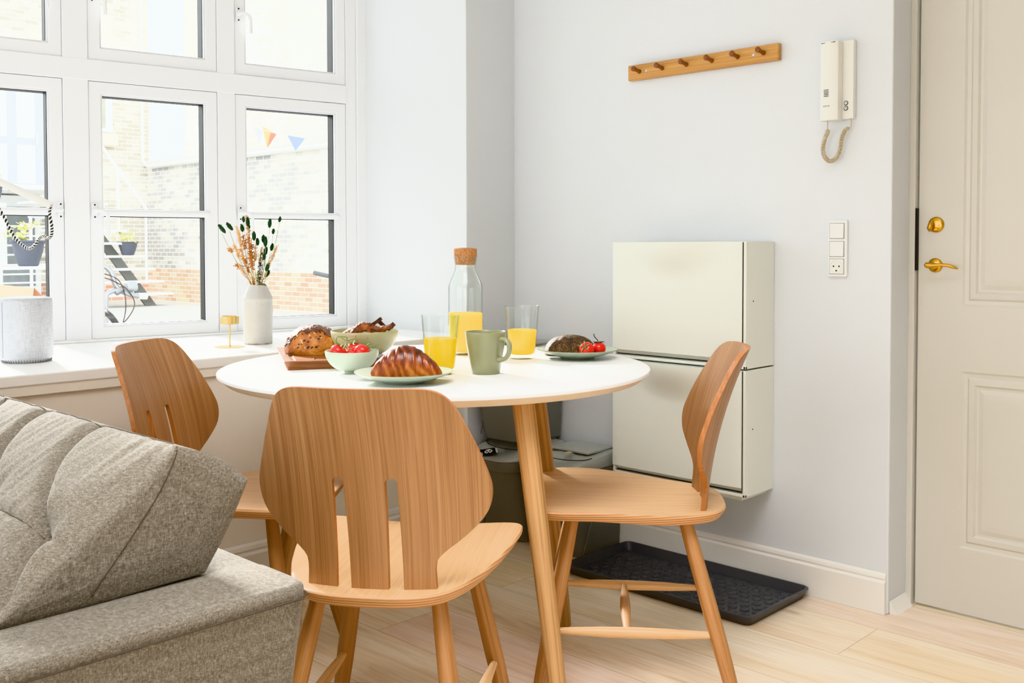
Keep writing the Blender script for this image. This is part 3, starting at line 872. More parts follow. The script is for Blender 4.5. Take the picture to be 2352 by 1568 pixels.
for sx_, n_ in ((.011, 7), (-.030, 5)):
    bm = bmesh.new()
    for k in range(n_):
        x, y = CXs+sx_+.0042*k-.006, CYs-.034+.0052*k+(.030 if sx_ < 0 else 0)-(.004 if sx_ > 0 else 0)
        add_tube(bm, [(x-.002, y+.002, zs(x-.002, .0012)), (x+.0015+.002*((k*7) % 3-1), y-.0025, zs(x+.0015, .0012)), (x+.004, y+.0005, zs(x+.004, .0012))], .0009, 5)
    obj('printed_letters', bm, MAT['label_white'], l1)
bm = bmesh.new(); add_box(bm, (-.185, -.030, .3475), (-.160, -.010, .3480)); 
obj('paper_label', bm, plain('cream_label', srgb(214, 196, 150), .6), l2, smooth=False)

# ------------------------------------------------------------------ boot tray
TX0, TX1, TY0, TY1 = -.372, -.020, -1.255, -.562
tr = thing('boot_tray', 'dark grey plastic boot tray with raised round knobs, on the floor by the baseboard', 'tray', ((TX0+TX1)/2, (TY0+TY1)/2, 0))
ox, oy = (TX0+TX1)/2, (TY0+TY1)/2
bm = bmesh.new(); rings = []
hx, hy = (TX1-TX0)/2, (TY1-TY0)/2
def rr(ins, r): return rrect(-hx+ins, -hy+ins, hx-ins, hy-ins, r, 5)
for ins, r, z in ((.016, .02, 0), (.014, .02, .002), (.004, .024, .026), (.0, .026, .0275), (.0, .026, .031), (.003, .024, .033), (.007, .022, .0325), (.017, .018, .0065), (.026, .012, .0058), (.028, .012, .0045)):
    rings.append([(x, y, z) for x, y in rr(ins, r)])
add_loft(bm, rings)
obj('tray_rim', bm, MAT['tray'], tr, angle=40)
bm = bmesh.new()
stepx, stepy = .036, .040; n = 0
for i in range(9):
    for j in range(34):
        x = -hx+.045+i*stepx*.92; y = -hy+.045+j*stepy*.5
        if (i+j) % 2: continue
        if abs(x) > hx-.038 or abs(y) > hy-.038: continue
        small = (i in (0, 8))
        r = .0135 if not small else .006
        add_lathe(bm, [(r, .0045), (r*.98, .0062), (r*.85, .0074), (r*.4, .0080), (0, .0081)], 16, c=(x, y, 0))
obj('knob_pattern', bm, MAT['tray'], tr, angle=60)
# ------------------------------------------------------------------ things on the table
def clear_glass(name, tint=(.985, .995, .99, 1), edge=(.20, .25, .25, 1)):
    t = NT(name)
    lw = t.n('ShaderNodeLayerWeight', i_Blend=.5)
    fac = lw.outputs['Facing']
    col = t.mix(t.ramp(fac, [(.60, (0, 0, 0, 1)), (.86, (.30, .30, .30, 1)), (.97, (1, 1, 1, 1))]), tint, edge)
    tr = t.n('ShaderNodeBsdfTransparent'); t.l(col, tr.inputs[0])
    gl = t.n('ShaderNodeBsdfGlossy'); gl.inputs['Roughness'].default_value = .04
    fr = t.math('ADD', t.math('MULTIPLY', t.math('POWER', fac, 4.0), .45), .03)
    mx = t.n('ShaderNodeMixShader'); t.l(fr, mx.inputs[0]); t.l(tr.outputs[0], mx.inputs[1]); t.l(gl.outputs[0], mx.inputs[2])
    t.l(mx.outputs[0], t.out.inputs[0]); return t.m
MAT['glass'] = clear_glass('clear_drinking_glass')
def juice_mat():
    t = NT('orange_juice'); vec = t.coord()
    col = t.mix(t.noise(vec, 30, 3), (1.0, .72, .015, 1), (1.0, .80, .03, 1))
    p = t.n('ShaderNodeBsdfPrincipled'); t.l(col, p.inputs['Base Color']); p.inputs['Roughness'].default_value = .12
    p.inputs['Subsurface Weight'].default_value = .3; p.inputs['Subsurface Radius'].default_value = (1, 1, .3); p.inputs['Subsurface Scale'].default_value = .03
    tl = t.n('ShaderNodeBsdfTranslucent'); t.l(col, tl.inputs[0])
    mx = t.n('ShaderNodeMixShader', i_0=.5); t.l(p.outputs[0], mx.inputs[1]); t.l(tl.outputs[0], mx.inputs[2]); t.l(mx.outputs[0], t.out.inputs[0]); return t.m
MAT['juice'] = juice_mat()
def tumbler(label, loc, fill):
    t = thing('juice_glass', label, 'glass', loc, 0, 'juice tumblers')
    bm = lathe([(0, 0), (.030, 0), (.034, .002), (.0362, .006), (.0378, .03), (.0425, .085), (.0478, .1435), (.0480, .1455), (.0468, .1462), (.0455, .1445), (.0405, .085), (.0358, .030), (.0335, .016), (.030, .0125), (0, .0115)], 56)
    obj('glass_body', bm, MAT['glass'], t, angle=50)
    def ri(z): return interp(z, [.012, .016, .03, .085, .1445], [.030, .0335, .0358, .0405, .0455])+.0006
    pr = [(0, .0120), (.0302, .0128)]+[(ri(z), z) for z in (.0165, .03, .05, .07)]+[(ri(fill), fill), (ri(fill)-.002, fill-.0008), (0, fill-.0008)]
    pr = sorted(pr[:6], key=lambda q: q[1])+pr[6:]
    obj('orange_juice', lathe(pr, 48), MAT['juice'], t, angle=50)
tumbler('half-full juice glass just behind the croissant plate', (*UV(-.1757, 2.452), TZ), .088)
tumbler('half-full juice glass behind the green mug, next to the dark roll', (*UV(.0277, 2.788), TZ), .080)
# carafe
cv = thing('juice_carafe', 'glass carafe half full of orange juice, with a cork stopper', 'carafe', (*UV(-.1350, 2.906), TZ))
prof = [(0, 0), (.044, 0), (.0475, .002), (.0495, .006), (.050, .012), (.050, .10), (.0500, .19), (.0495, .1985), (.046, .208), (.0335, .236), (.0303, .246), (.0300, .256), (.0318, .270), (.0345, .283), (.0348, .2845), (.0338, .285), (.031, .270), (.0288, .256), (.0290, .247), (.0320, .236), (.0445, .208), (.0475, .198), (.048, .19), (.048, .014), (.044, .009), (0, .008)]
obj('bottle', lathe(prof, 64), MAT['glass'], cv, angle=50)
obj('orange_juice', lathe([(0, .0085), (.0442, .0092), (.0483, .014), (.0485, .119), (.047, .1182), (0, .1182)], 56), MAT['juice'], cv, angle=50)
def cork_mat():
    t = NT('cork'); v = t.n('ShaderNodeTexVoronoi', i_Scale=420.0); t.l(t.coord(), v.inputs['Vector'])
    n = t.noise(t.coord(), 260, 4, .7)
    col = t.ramp(n, [(.35, srgb(92, 52, 28)), (.48, srgb(160, 104, 62)), (.62, srgb(196, 142, 96))])
    col = t.mix(.35, col, t.ramp(v.outputs['Distance'], [(.0, srgb(120, 70, 40)), (.5, srgb(206, 154, 106))]))
    t.pbr(col, .85, 0, t.bump(n, .5, .001)); return t.m
MAT['cork'] = cork_mat()
obj('cork_stopper', lathe([(0, .2585), (.0268, .2585), (.0285, .260), (.0325, .2845), (.0333, .2862), (.0340, .302), (.0335, .3045), (.030, .3062), (.012, .3082), (0, .3085)], 48), MAT['cork'], cv, angle=40)

# plates and bowls
PLATE = [(0, 0.0), (.046, 0.0), (.048, .0012), (.050, .0042), (.074, .0095), (.098, .0175), (.1115, .0245), (.1130, .0258), (.1125, .0268), (.1108, .0262), (.096, .0200), (.074, .0125), (.050, .0082), (0, .0075)]
def plate(label, loc):
    t = thing('plate', label, 'plate', loc, 0, 'sage green plates')
    obj('dish', lathe(PLATE, 96), MAT['sage'], t, angle=50)
    r = bmesh.new(); p = [(.1126*math.cos(a), .1126*math.sin(a), .0265) for a in [2*PI*i/72 for i in range(72)]]
    rings = []
    for k, q in enumerate(p):
        a = 2*PI*k/72; rings.append([(q[0]+.0006*math.cos(b)*math.cos(a), q[1]+.0006*math.cos(b)*math.sin(a), q[2]+.0006*math.sin(b)) for b in [2*PI*m/6 for m in range(6)]])
    add_loft(r, rings+[rings[0]], False, False); bmesh.ops.remove_doubles(r, verts=r.verts, dist=1e-5)
    obj('rim_line', r, MAT['rim'], t)
    return t
P1 = UV(-.2494, 2.303); P2 = UV(.1825, 2.795)
plate('sage green plate holding the croissant, at the near edge of the table', (*P1, TZ))
plate('sage green plate holding the dark roll, at the right of the table', (*P2, TZ))
def bowl(name, label, loc, r, h, foot, mat, group=None):
    t = thing(name, label, 'bowl', loc, 0, group)
    n = 14; out = [(0, .0), (foot, 0), (foot+.001, .002), (foot*.97, .006)]
    for i in range(1, n+1):
        a = i/n; out.append((foot*.97+(r-foot*.97)*math.sin(a*PI/2)**.92, .006+(h-.006)*(1-math.cos(a*PI/2))**.86))
    ins = [(max(0, q[0]-.0032), q[1]+(.004 if q[1] < .02 else .0015)) for q in reversed(out[4:])]
    prof = out+[(r-.0008, h+.0014), (r-.0022, h+.0012)]+ins[1:]+[(0, .011)]
    obj('vessel', lathe(prof, 80), mat, t, angle=55)
    return t
SB = UV(-.3965, 2.478); LB = UV(-.3860, 2.620)
bowl('tomato_bowl', 'small sage green bowl of vine tomatoes in front of the cutting board', (*SB, TZ), .066, .0545, .0195, MAT['sage'])
# cutting board
FLc = (-1.384, -.523)
def board_mat():
    t = NT('oiled_wood_board'); vec = t.coord(scale=(3, 40, 40)); n = t.noise(vec, 1, 5, .6, 2.0)
    col = t.ramp(n, [(.3, srgb(92, 52, 28)), (.5, srgb(134, 84, 48)), (.7, srgb(160, 108, 68))])
    v2 = t.coord(scale=(10, 400, 400)); n2 = t.noise(v2, 1, 2)
    col = t.mix(.5, col, t.ramp(n2, [(.4, (.6, .5, .45, 1)), (.55, (1, 1, 1, 1))]), 'MULTIPLY')
    t.pbr(col, .35, 0, t.bump(n2, .1, .0005)); return t.m
cb = thing('cutting_board', 'reddish wooden cutting board with a juice groove, under the loaf and large bowl', 'cutting board', (FLc[0], FLc[1], TZ), math.radians(-30.0))
bm = bmesh.new(); BW, BD, BH = .268, .372, .0235
rings = []
for ins, z in ((.010, 0), (.009, .001), (.0, .0225), (.001, BH)): rings.append([(x, y, z) for x, y in rrect(ins, ins, BW-ins, BD-ins, .006, 3)])
for ins, z in ((.020, BH), (.022, BH-.003), (.026, BH-.004), (.030, BH-.003), (.032, BH)): rings.append([(x, y, z) for x, y in rrect(ins, ins, BW-ins, BD-ins, .005, 3)])
add_loft(bm, rings); obj('board', bm, board_mat(), cb, angle=30)
seed = bmesh.new(); add_lathe(seed, [(0, 0), (.0022, .0006), (.0026, .0014), (.0018, .0022), (0, .0026)], 12); 
for v in seed.verts: v.co.x *= 1.9
TBZ = TZ+BH
bowl('bread_bowl', 'large olive-grey bowl of bread slices standing on the cutting board', (*LB, TBZ), .0875, .0690, .028, MAT['bowl_tan'])
def crumb(label, u, v, z, r):
    o = obj('pumpkin_seed', seed.copy(), plain('seed_brown', srgb(60, 34, 22), .5), None, loc=(*UV(u, v), z), rot=(0, 0, r)); tag(o, label, 'seed')
crumb('single dark pumpkin seed lying on the cutting board below the loaf', -.5075, 2.575, TBZ, .4)
# mug
mg = thing('mug', 'grey-green ceramic mug with its handle to the right', 'mug', (*UV(-.0655, 2.463), TZ), math.radians(-80))
mp = [(0, .0015), (.030, .0015), (.031, 0), (.034, 0), (.0355, .002), (.0405, .03), (.0455, .062), (.0495, .092), (.0505, .1015), (.0503, .1030), (.0492, .1035), (.0480, .1020), (.0465, .090), (.042, .06), (.037, .03), (.033, .010), (.028, .006), (0, .005)]
obj('cup', lathe(mp, 72), MAT['mug'], mg, angle=50)
hp = catmull([(.044, 0, .0865), (.054, 0, .087), (.064, 0, .0835), (.0710, 0, .073), (.0705, 0, .057), (.063, 0, .043), (.052, 0, .0375), (.0405, 0, .0365)], 6)
bm = bmesh.new(); add_tube(bm, hp, [interp(i/(len(hp)-1), [0, .12, .5, .88, 1], [.0105, .0088, .0082, .0088, .0105]) for i in range(len(hp))], 16, flat=.68)
obj('handle', bm, MAT['mug'], mg, angle=60)

# ------------------------------------------------------------------ food
def crust(name, stops, sc=18, bumps=.6, rough=.42, fine=160):
    t = NT(name); vec = t.coord()
    n = t.noise(vec, sc, 5, .65, .6); n2 = t.noise(vec, fine, 4, .7)
    col = t.ramp(n, stops); col = t.mix(.25, col, t.ramp(n2, [(.35, (.35, .25, .2, 1)), (.6, (1, 1, 1, 1))]), 'MULTIPLY')
    t.pbr(col, rough, 0, t.bump(n2, bumps, .002)); return t.m
def croissant():
    bm = bmesh.new(); n, m = 190, 52; rings = []
    cuts = [-1.02, -.80, -.58, -.34, -.02, .26, .50, .72, 1.02]
    for i in range(n+1):
        s = -1+2*i/n
        base = .0372*max(0.0, 1-abs(s+.10*(1-s*s))**2.5)**.50*(1-.05*s)
        ring = []
        for k in range(m):
            a = 2*PI*k/m; up_ = math.sin(a)
            ss = s+.16*up_*(-1 if s < .0 else 1)*abs(s)+.07*math.cos(a)
            # stepped layers: each turn of the roll overlaps the next one towards the tips
            st = 0
            for c in cuts:
                d_ = (ss-c)*(-1 if c < 0 else 1)
                if abs(c) < .05: continue
                st += -.074/(1+math.exp(-d_*110))
            st += .035*math.exp(-((ss+.06)/.26)**2)
            ridge = .006*math.sin(ss*34+2.2*math.sin(2*a)+3*mnoise.noise(Vector((ss*3, a, 0))))+.003*math.sin(ss*96+3*math.sin(a))
            lobe = 1.06+st+ridge+.045*mnoise.noise(Vector((s*3.5, math.cos(a)*1.3, math.sin(a)*1.3)))
            r = base*lobe*1.06
            y = -.024*(s*s)+r*math.cos(a)*1.0
            z = r*up_*1.04
            hz = .0350*(1-.50*abs(s)**2)
            ring.append((s*.080+.003*math.cos(a), y, max(0.0, hz*.95+z)))
        rings.append(ring)
    add_loft(bm, rings)
    return bm
def croissant_mat():
    t = NT('croissant_crust')
    vec = t.coord(); n = t.noise(t.coord(scale=(1, .35, .35)), 60, 5, .6, 1.0); n3 = t.noise(vec, 22, 4)
    geo = t.n('ShaderNodeNewGeometry'); sp = t.n('ShaderNodeSeparateXYZ'); t.l(geo.outputs['Normal'], sp.inputs[0])
    wv = t.n('ShaderNodeTexWave', wave_type='BANDS', bands_direction='X', i_Scale=16, i_Distortion=9, i_Detail=3); t.l(t.coord(rot=(0, .5, 0)), wv.inputs['Vector'])
    f = t.math('ADD', t.math('MULTIPLY', n, .45), t.math('MULTIPLY', wv.outputs['Fac'], .20))
    f = t.math('ADD', f, t.math('MULTIPLY', sp.outputs[2], -.20)); f = t.math('ADD', f, t.math('MULTIPLY', n3, .35))
    col = t.ramp(f, [(.18, srgb(64, 26, 12)), (.36, srgb(112, 48, 22)), (.54, srgb(156, 80, 34)), (.80, srgb(208, 140, 70))])
    t.pbr(col, .32, 0, t.bump(wv.outputs['Fac'], .35, .0015)); return t.m
cr = thing('croissant', 'golden-brown flaky croissant lying on the sage green plate', 'croissant', (*UV(-.2395, 2.302), TZ+.0072), math.radians(-46-4))
obj('pastry', croissant(), croissant_mat(), cr, angle=70)
def loaf_bm(lx, ly, h, seed_, flat=.0, ns=.10, sharp=0.):
    bm = bmesh.new(); bmesh.ops.create_icosphere(bm, subdivisions=6, radius=1)
    for v in bm.verts:
        d = v.co.normalized()
        q = mnoise.noise(d*2.2+Vector((seed_, 0, 0)))*ns+mnoise.noise(d*9+Vector((0, seed_, 0)))*ns*.22
        r = 1+q
        x, y, z = d.x*r, d.y*r, d.z*r
        if sharp: 
            k = 1-sharp*abs(x)**2; y *= k; z *= k
        z = max(z, -.30)
        v.co = (x*lx, y*ly, (z+.30)/1.30*h)
    return bm
lf = thing('bread_loaf', 'round crusty seeded bread loaf resting on the cutting board', 'bread', (*UV(-.5425, 2.722), TBZ), math.radians(-46+6))
obj('crust', loaf_bm(.0745, .062, .0735, 3.1, ns=.09), crust('loaf_crust', [(.25, srgb(112, 58, 26)), (.45, srgb(166, 98, 44)), (.6, srgb(200, 136, 70)), (.8, srgb(226, 178, 112))], 14), lf, angle=80)
bm = bmesh.new()     # darker baked top flap draped over the loaf
bmesh.ops.create_icosphere(bm, subdivisions=6, radius=1)
for v in list(bm.verts):
    d = v.co.normalized()
    if d.z < .10+.22*mnoise.noise(d*3+Vector((9, 2, 1))) or d.y < -.62+.30*mnoise.noise(Vector((d.x*4, 2, 7))): bm.verts.remove(v)
for v in bm.verts:
    d = v.co.normalized(); q = mnoise.noise(d*2.2+Vector((3.1, 0, 0)))*.09+mnoise.noise(d*9+Vector((0, 3.1, 0)))*.02
    r = 1+q+.03+.012*mnoise.noise(d*14); x, y, z = d*r
    v.co = (x*.0745, y*.062, (z+.30)/1.30*.0735)
obj('dark_top_crust', bm, crust('baked_top', [(.3, srgb(62, 34, 24)), (.5, srgb(112, 66, 44)), (.62, srgb(158, 112, 84)), (.8, srgb(214, 186, 160))], 20, .8, .3), lf, angle=80)
def scatter_seeds(name, par, n, lx, ly, h, mats, seed_, cond, size=(.0022, .0011), off=.006):
    r_ = random.Random(seed_); bm = bmesh.new(); c = 0
    while c < n:
        d = Vector((r_.uniform(-1, 1), r_.uniform(-1, 1), r_.uniform(-.3, 1)))
        if d.length > 1 or d.length < .2: continue
        d.normalize()
        if not cond(d): continue
        q = mnoise.noise(d*2.2+Vector((seed_ if seed_ != 77 else 3.1, 0, 0)))*.09+off/.07*.3
        p = Vector((d.x*lx*(1+q), d.y*ly*(1+q), (d.z*(1+q)+.30)/1.30*h))
        nrm = Vector((d.x/lx, d.y/ly, d.z/h)).normalized()
        M = Matrix.Translation(p) @ nrm.to_track_quat('Z', 'Y').to_matrix().to_4x4() @ Matrix.Rotation(r_.uniform(0, PI), 4, 'Z') @ Matrix.Diagonal((1.8, 1, 1, 1))
        s = r_.uniform(.7, 1.3)
        add_lathe(bm, [(0, -.0006), (size[0]*.6*s, -.0003), (size[0]*.75*s, .0002), (size[0]*.4*s, size[1]*.8), (0, size[1])], 6, M=M, mi=r_.choice(range(len(mats))))
        c += 1
    o = obj(name, bm, mats, par, recalc=False); return o
sd1 = plain('seed_dark', srgb(44, 28, 24), .4); sd2 = plain('seed_mid', srgb(96, 66, 48), .45); sd3 = plain('seed_pale', srgb(206, 180, 140), .5)
o = scatter_seeds('seeds', lf, 150, .0745, .062, .0735, [sd1, sd2, sd3, sd1], 77, lambda d: d.z > .05 and d.x < .2+.5*d.z, (.0026, .0010), .006); o['kind'] = 'stuff'
rl = thing('seeded_roll', 'dark seed-covered roll on the right-hand plate', 'bread roll', (*UV(.1625, 2.800), TZ+.0076), math.radians(-46+4))
t_ = NT('poppy_seed_crust'); n_a = t_.noise(t_.coord(), 420, 3, .8); n_b = t_.noise(t_.coord(), 60, 4, .6)
cc = t_.ramp(t_.math('ADD', t_.math('MULTIPLY', n_a, .7), t_.math('MULTIPLY', n_b, .3)), [(.42, srgb(34, 24, 18)), (.52, srgb(78, 56, 34)), (.60, srgb(150, 112, 66)), (.68, srgb(206, 168, 112))])
t_.pbr(cc, .5, 0, t_.bump(n_a, .9, .002))
bm = bmesh.new(); bmesh.ops.create_icosphere(bm, subdivisions=6, radius=1)
for v in bm.verts:
    d = v.co.normalized(); x, y, z = d
    k = max(0, 1-abs(x)**2.2)**.42 if True else 1
    rr_ = math.sqrt(max(1e-9, 1-x*x)); y2, z2 = y/rr_*k, z/rr_*k
    z2 = max(z2, -.12); b = .02*mnoise.noise(d*5)+.006*mnoise.noise(d*30)
    v.co = (x*.0715, y2*.043*(1+b), (z2+.12)/1.12*.0575*(1+b))
obj('roll_crust', bm, t_.m, rl, angle=80)

MAT['tomato'] = plain('tomato_skin', srgb(214, 36, 26), .18, spec=.6)
MAT['stem'] = plain('green_stem', srgb(112, 124, 66), .6)
MAT['stem_dark'] = plain('dark_green_stem', srgb(48, 62, 34), .6)
def tomato(label, p, r, tilt, grp=None, calyx=True, stem=None, dark=False):
    t = thing('cherry_tomato', label, 'tomato', p, rnd.uniform(0, 6), grp)
    t.rotation_euler = (tilt[0], tilt[1], 0)
    n = 18; pr = []
    for i in range(n+1):
        a = PI*i/n; pr.append((r*math.sin(a)*1.03, -r*.93*math.cos(a)-(.16*r*math.exp(-((a-PI)/.35)**2))))
    pr[0] = (0, pr[0][1]); pr[-1] = (0, pr[-1][1])
    obj('fruit', lathe(pr, 32), MAT['tomato'], t, angle=80)
    if calyx:
        bm = bmesh.new(); m = MAT['stem_dark'] if dark else MAT['stem']
        for k in range(5):
            a = 2*PI*k/5+.3
            pts = [(0, 0, r*.80), (.3*r*math.cos(a), .3*r*math.sin(a), r*.90), (.65*r*math.cos(a+.1), .65*r*math.sin(a+.1), r*.92), (.95*r*math.cos(a+.15), .95*r*math.sin(a+.15), r*(1.02 if k % 2 else .82))]
            add_tube(bm, catmull(pts, 3), [.0014, .0014, .0014, .0017, .0018, .0017, .0014, .001, .0006, .0004][:10], 6)
        obj('calyx', bm, m, t)
        if stem:
            bm = bmesh.new(); pts = catmull(stem, 5); add_tube(bm, pts, [.0012]*len(pts), 7); obj('stalk', bm, m, t)
    return t
def P(u, v, z): return (*UV(u, v), z)
tg = 'vine tomatoes in the small bowl'
tomato('ripe tomato at the left of the small green bowl', P(-.427, 2.455, TZ+.0545), .0195, (.35, .25), tg)
tomato('ripe tomato at the front right of the small green bowl', P(-.3675, 2.450, TZ+.0535), .0200, (-.2, .9), tg)
tomato('ripe tomato at the back of the small green bowl, behind the vine', P(-.394, 2.495, TZ+.058), .0175, (.2, -.3), tg)
tomato('small tomato half hidden under the vine, in the middle of the bowl', P(-.399, 2.462, TZ+.047), .0135, (.2, .3), tg, calyx=False)
vn = bmesh.new()
def V3(u, v, z): return Vector(P(u, v, z))
main = catmull([V3(-.431, 2.452, TZ+.075), V3(-.429, 2.448, TZ+.090), V3(-.418, 2.448, TZ+.0925), V3(-.404, 2.45, TZ+.090), V3(-.404, 2.45, TZ+.083), V3(-.395, 2.45, TZ+.086), V3(-.382, 2.452, TZ+.086), V3(-.377, 2.455, TZ+.078)], 5)
add_tube(vn, main, .0015, 8)
for pts in ([V3(-.405, 2.45, TZ+.086), V3(-.404, 2.448, TZ+.077), V3(-.413, 2.44, TZ+.062)], [V3(-.404, 2.448, TZ+.076), V3(-.398, 2.438, TZ+.064), V3(-.401, 2.435, TZ+.058)], [V3(-.398, 2.438, TZ+.064), V3(-.389, 2.436, TZ+.0635)],
            [V3(-.384, 2.452, TZ+.086), V3(-.383, 2.455, TZ+.095)], [V3(-.420, 2.448, TZ+.0925), V3(-.408, 2.45, TZ+.083)],
            [V3(-.352, 2.445, TZ+.062), V3(-.346, 2.44, TZ+.07), V3(-.334, 2.44, TZ+.071), V3(-.324, 2.44, TZ+.074)], [V3(-.352, 2.445, TZ+.064), V3(-.3565, 2.444, TZ+.08), V3(-.352, 2.444, TZ+.092)], [V3(-.346, 2.44, TZ+.069), V3(-.338, 2.438, TZ+.064)]):
    add_tube(vn, catmull(pts, 4), .0012, 7)
o = obj('tomato_vine', vn, MAT['stem'], None); tag(o, 'green twisting vine stalk arching over the tomatoes in the small bowl', 'vine')
tomato('red tomato in front of the dark roll on the right plate, stalk hidden', P(.2035, 2.735, TZ+.030), .0205, (.3, -1.0), 'tomatoes beside the dark roll', stem=None)
tomato('red tomato with a long curling dark stalk at the right of the roll', P(.2395, 2.765, TZ+.030), .0190, (-.05, -.05), 'tomatoes beside the dark roll', dark=True, stem=[(0, 0, .0165), (-.003, .001, .024), (-.012, .003, .034), (-.017, .0, .042)])
# bread in the large bowl
dk = crust('rye_crust', [(.3, srgb(60, 28, 16)), (.5, srgb(116, 62, 32)), (.65, srgb(160, 94, 50)), (.8, srgb(190, 128, 76))], 40, .9, .6)
dk2 = crust('dark_rye_crust', [(.3, srgb(44, 22, 16)), (.5, srgb(78, 42, 30)), (.7, srgb(110, 66, 48))], 50, .8, .6)
def slice_bm(pts, r0, r1, seed_, flat=.5):
    pts = catmull([Vector(p) for p in pts], 12); bm = bmesh.new()
    n = len(pts); add_tube(bm, pts, [interp(i/(n-1), [0, .08, .5, .92, 1], [r0*.6, r0, r1, r0, r0*.6]) for i in range(n)], 16, flat=flat)
    for v in bm.verts:
        c0 = v.co.copy(); v.co += Vector([mnoise.noise(c0*90+Vector((seed_+5*q_, 0, q_))) for q_ in range(3)])*.0042+Vector([mnoise.noise(c0*260+Vector((seed_+5*q_, 0, q_))) for q_ in range(3)])*.0022
    return bm
BZ = TBZ+.0690
def piece(name, label, bm, mat): o = obj(name, bm, mat, None, angle=60); tag(o, label, 'bread', 'bread pieces in the large bowl'); return o
piece('bread_stick', 'rough brown bread stick lying along the front rim of the large bowl', slice_bm([V3(-0.4120, 2.5780, BZ-.002), V3(-0.3974, 2.5800, BZ+.009), V3(-0.3818, 2.5820, BZ+.0125), V3(-0.3643, 2.5830, BZ+.009), V3(-0.3526, 2.5840, BZ+.006)], .010, .0135, 1, .9), dk)
piece('bread_stick', 'brown bread crust reaching over the right side of the large bowl', slice_bm([V3(-0.3711, 2.5720, BZ+.006), V3(-0.3555, 2.5750, BZ+.0075), V3(-0.3389, 2.5800, BZ+.007), V3(-0.3214, 2.5850, BZ+.0095), V3(-0.3083, 2.5900, BZ+.0165)], .0085, .0100, 2, .75), dk)
def stick(a, b, w, h):
    a, b = Vector(a), Vector(b); d = (b-a).normalized(); s = d.cross(Vector((0, 0, 1))).normalized(); u = s.cross(d)
    bm = bmesh.new(); add_loft(bm, [[p+s*w+u*h, p-s*w+u*h, p-s*w-u*h, p+s*w-u*h] for p in [a.lerp(b, i/8) for i in range(9)]])
    for v in bm.verts: v.co += Vector((mnoise.noise(v.co*70), mnoise.noise(v.co*70+Vector((5, 0, 0))), mnoise.noise(v.co*70+Vector((9, 0, 0)))))*.0016
    return bm
piece('crispbread_strip', 'dark brown bread strip pointing up out of the large bowl', stick(V3(-0.3818, 2.6200, BZ+.004), V3(-0.3419, 2.6200, BZ+.0315), .008, .0042), dk2)
piece('crispbread_strip', 'dark brown bread strip leaning down behind the raised one', stick(V3(-0.3487, 2.6300, BZ+.024), V3(-0.3302, 2.6300, BZ+.004), .008, .004), dk2)
piece('crispbread_strip', 'short dark bread tip showing above the bowl rim in the middle', stick(V3(-0.3428, 2.6000, BZ+.000), V3(-0.3292, 2.6000, BZ+.0155), .006, .0045), dk2)
piece('crispbread_strip', 'dark curved bread end standing up at the right of the bowl', stick(V3(-0.3214, 2.5900, BZ+.006), V3(-0.3053, 2.5900, BZ+.0205), .008, .0055), dk2)
rb = thing('seeded_roll', 'seed-topped roll at the back of the large bowl', 'bread roll', P(-.4205, 2.632, TBZ+.017))
obj('roll_crust', loaf_bm(.034, .034, .0585, 8.2, ns=.05), crust('pale_seed_crust', [(.3, srgb(70, 46, 36)), (.5, srgb(130, 96, 70)), (.62, srgb(214, 198, 176))], 120, .7, .5), rb, angle=80)
o = scatter_seeds('seeds', rb, 110, .034, .034, .0585, [sd1, sd2, sd3], 12, lambda d: d.z > .2, (.0018, .0009), .003); o['kind'] = 'stuff'
# ------------------------------------------------------------------ things on the windowsill
SZ = .7305
sp = thing('smart_speaker', 'light grey fabric-covered round speaker on the windowsill', 'speaker', (-1.699, .304, SZ))
def spk_fab():
    t = NT('speaker_mesh_fabric'); a = t.n('ShaderNodeTexWave', wave_type='BANDS', bands_direction='Z', i_Scale=420, i_Distortion=1.5, i_Detail=2); t.l(t.coord(), a.inputs['Vector'])
    n = t.noise(t.coord(scale=(500, 500, 30)), 1, 3, .7); n2 = t.noise(t.coord(scale=(60, 60, 600)), 1, 3, .7)
    f = t.math('ADD', t.math('MULTIPLY', n, .4), t.math('ADD', t.math('MULTIPLY', n2, .4), t.math('MULTIPLY', a.outputs['Fac'], .2)))
    col = t.ramp(f, [(.36, srgb(176, 180, 188)), (.5, srgb(204, 208, 214)), (.64, srgb(226, 229, 234))])
    t.pbr(col, .9, 0, t.bump(f, .3, .0008)); return t.m
obj('fabric_cover', lathe([(0, .184), (.055, .184), (.064, .1825), (.0685, .178), (.070, .171), (.070, .020), (.0695, .0145), (.068, .0138), (0, .0138)], 80), spk_fab(), sp, angle=50)
obj('cover_seam', box((-.0007, -.0706, .016), (.0007, -.0696, .172)), plain('seam_grey', srgb(120, 124, 130), .8), sp, rot=(0, 0, math.radians(-46-33)), smooth=False)
obj('base_ring', lathe([(0, 0), (.058, 0), (.062, .0025), (.066, .009), (.0675, .0138), (0, .0139)], 64), plain('speaker_base', srgb(214, 216, 220), .5), sp, angle=50)
bm = bmesh.new()
for k in range(56):
    a = 2*PI*k/56; M = Matrix.Rotation(a, 4, 'Z'); add_box(bm, (.0612, -.0008, .0022), (.0668, .0008, .0115), M=M)
o = obj('base_ribs', bm, plain('rib_grey', srgb(140, 142, 146), .6), sp, smooth=False)

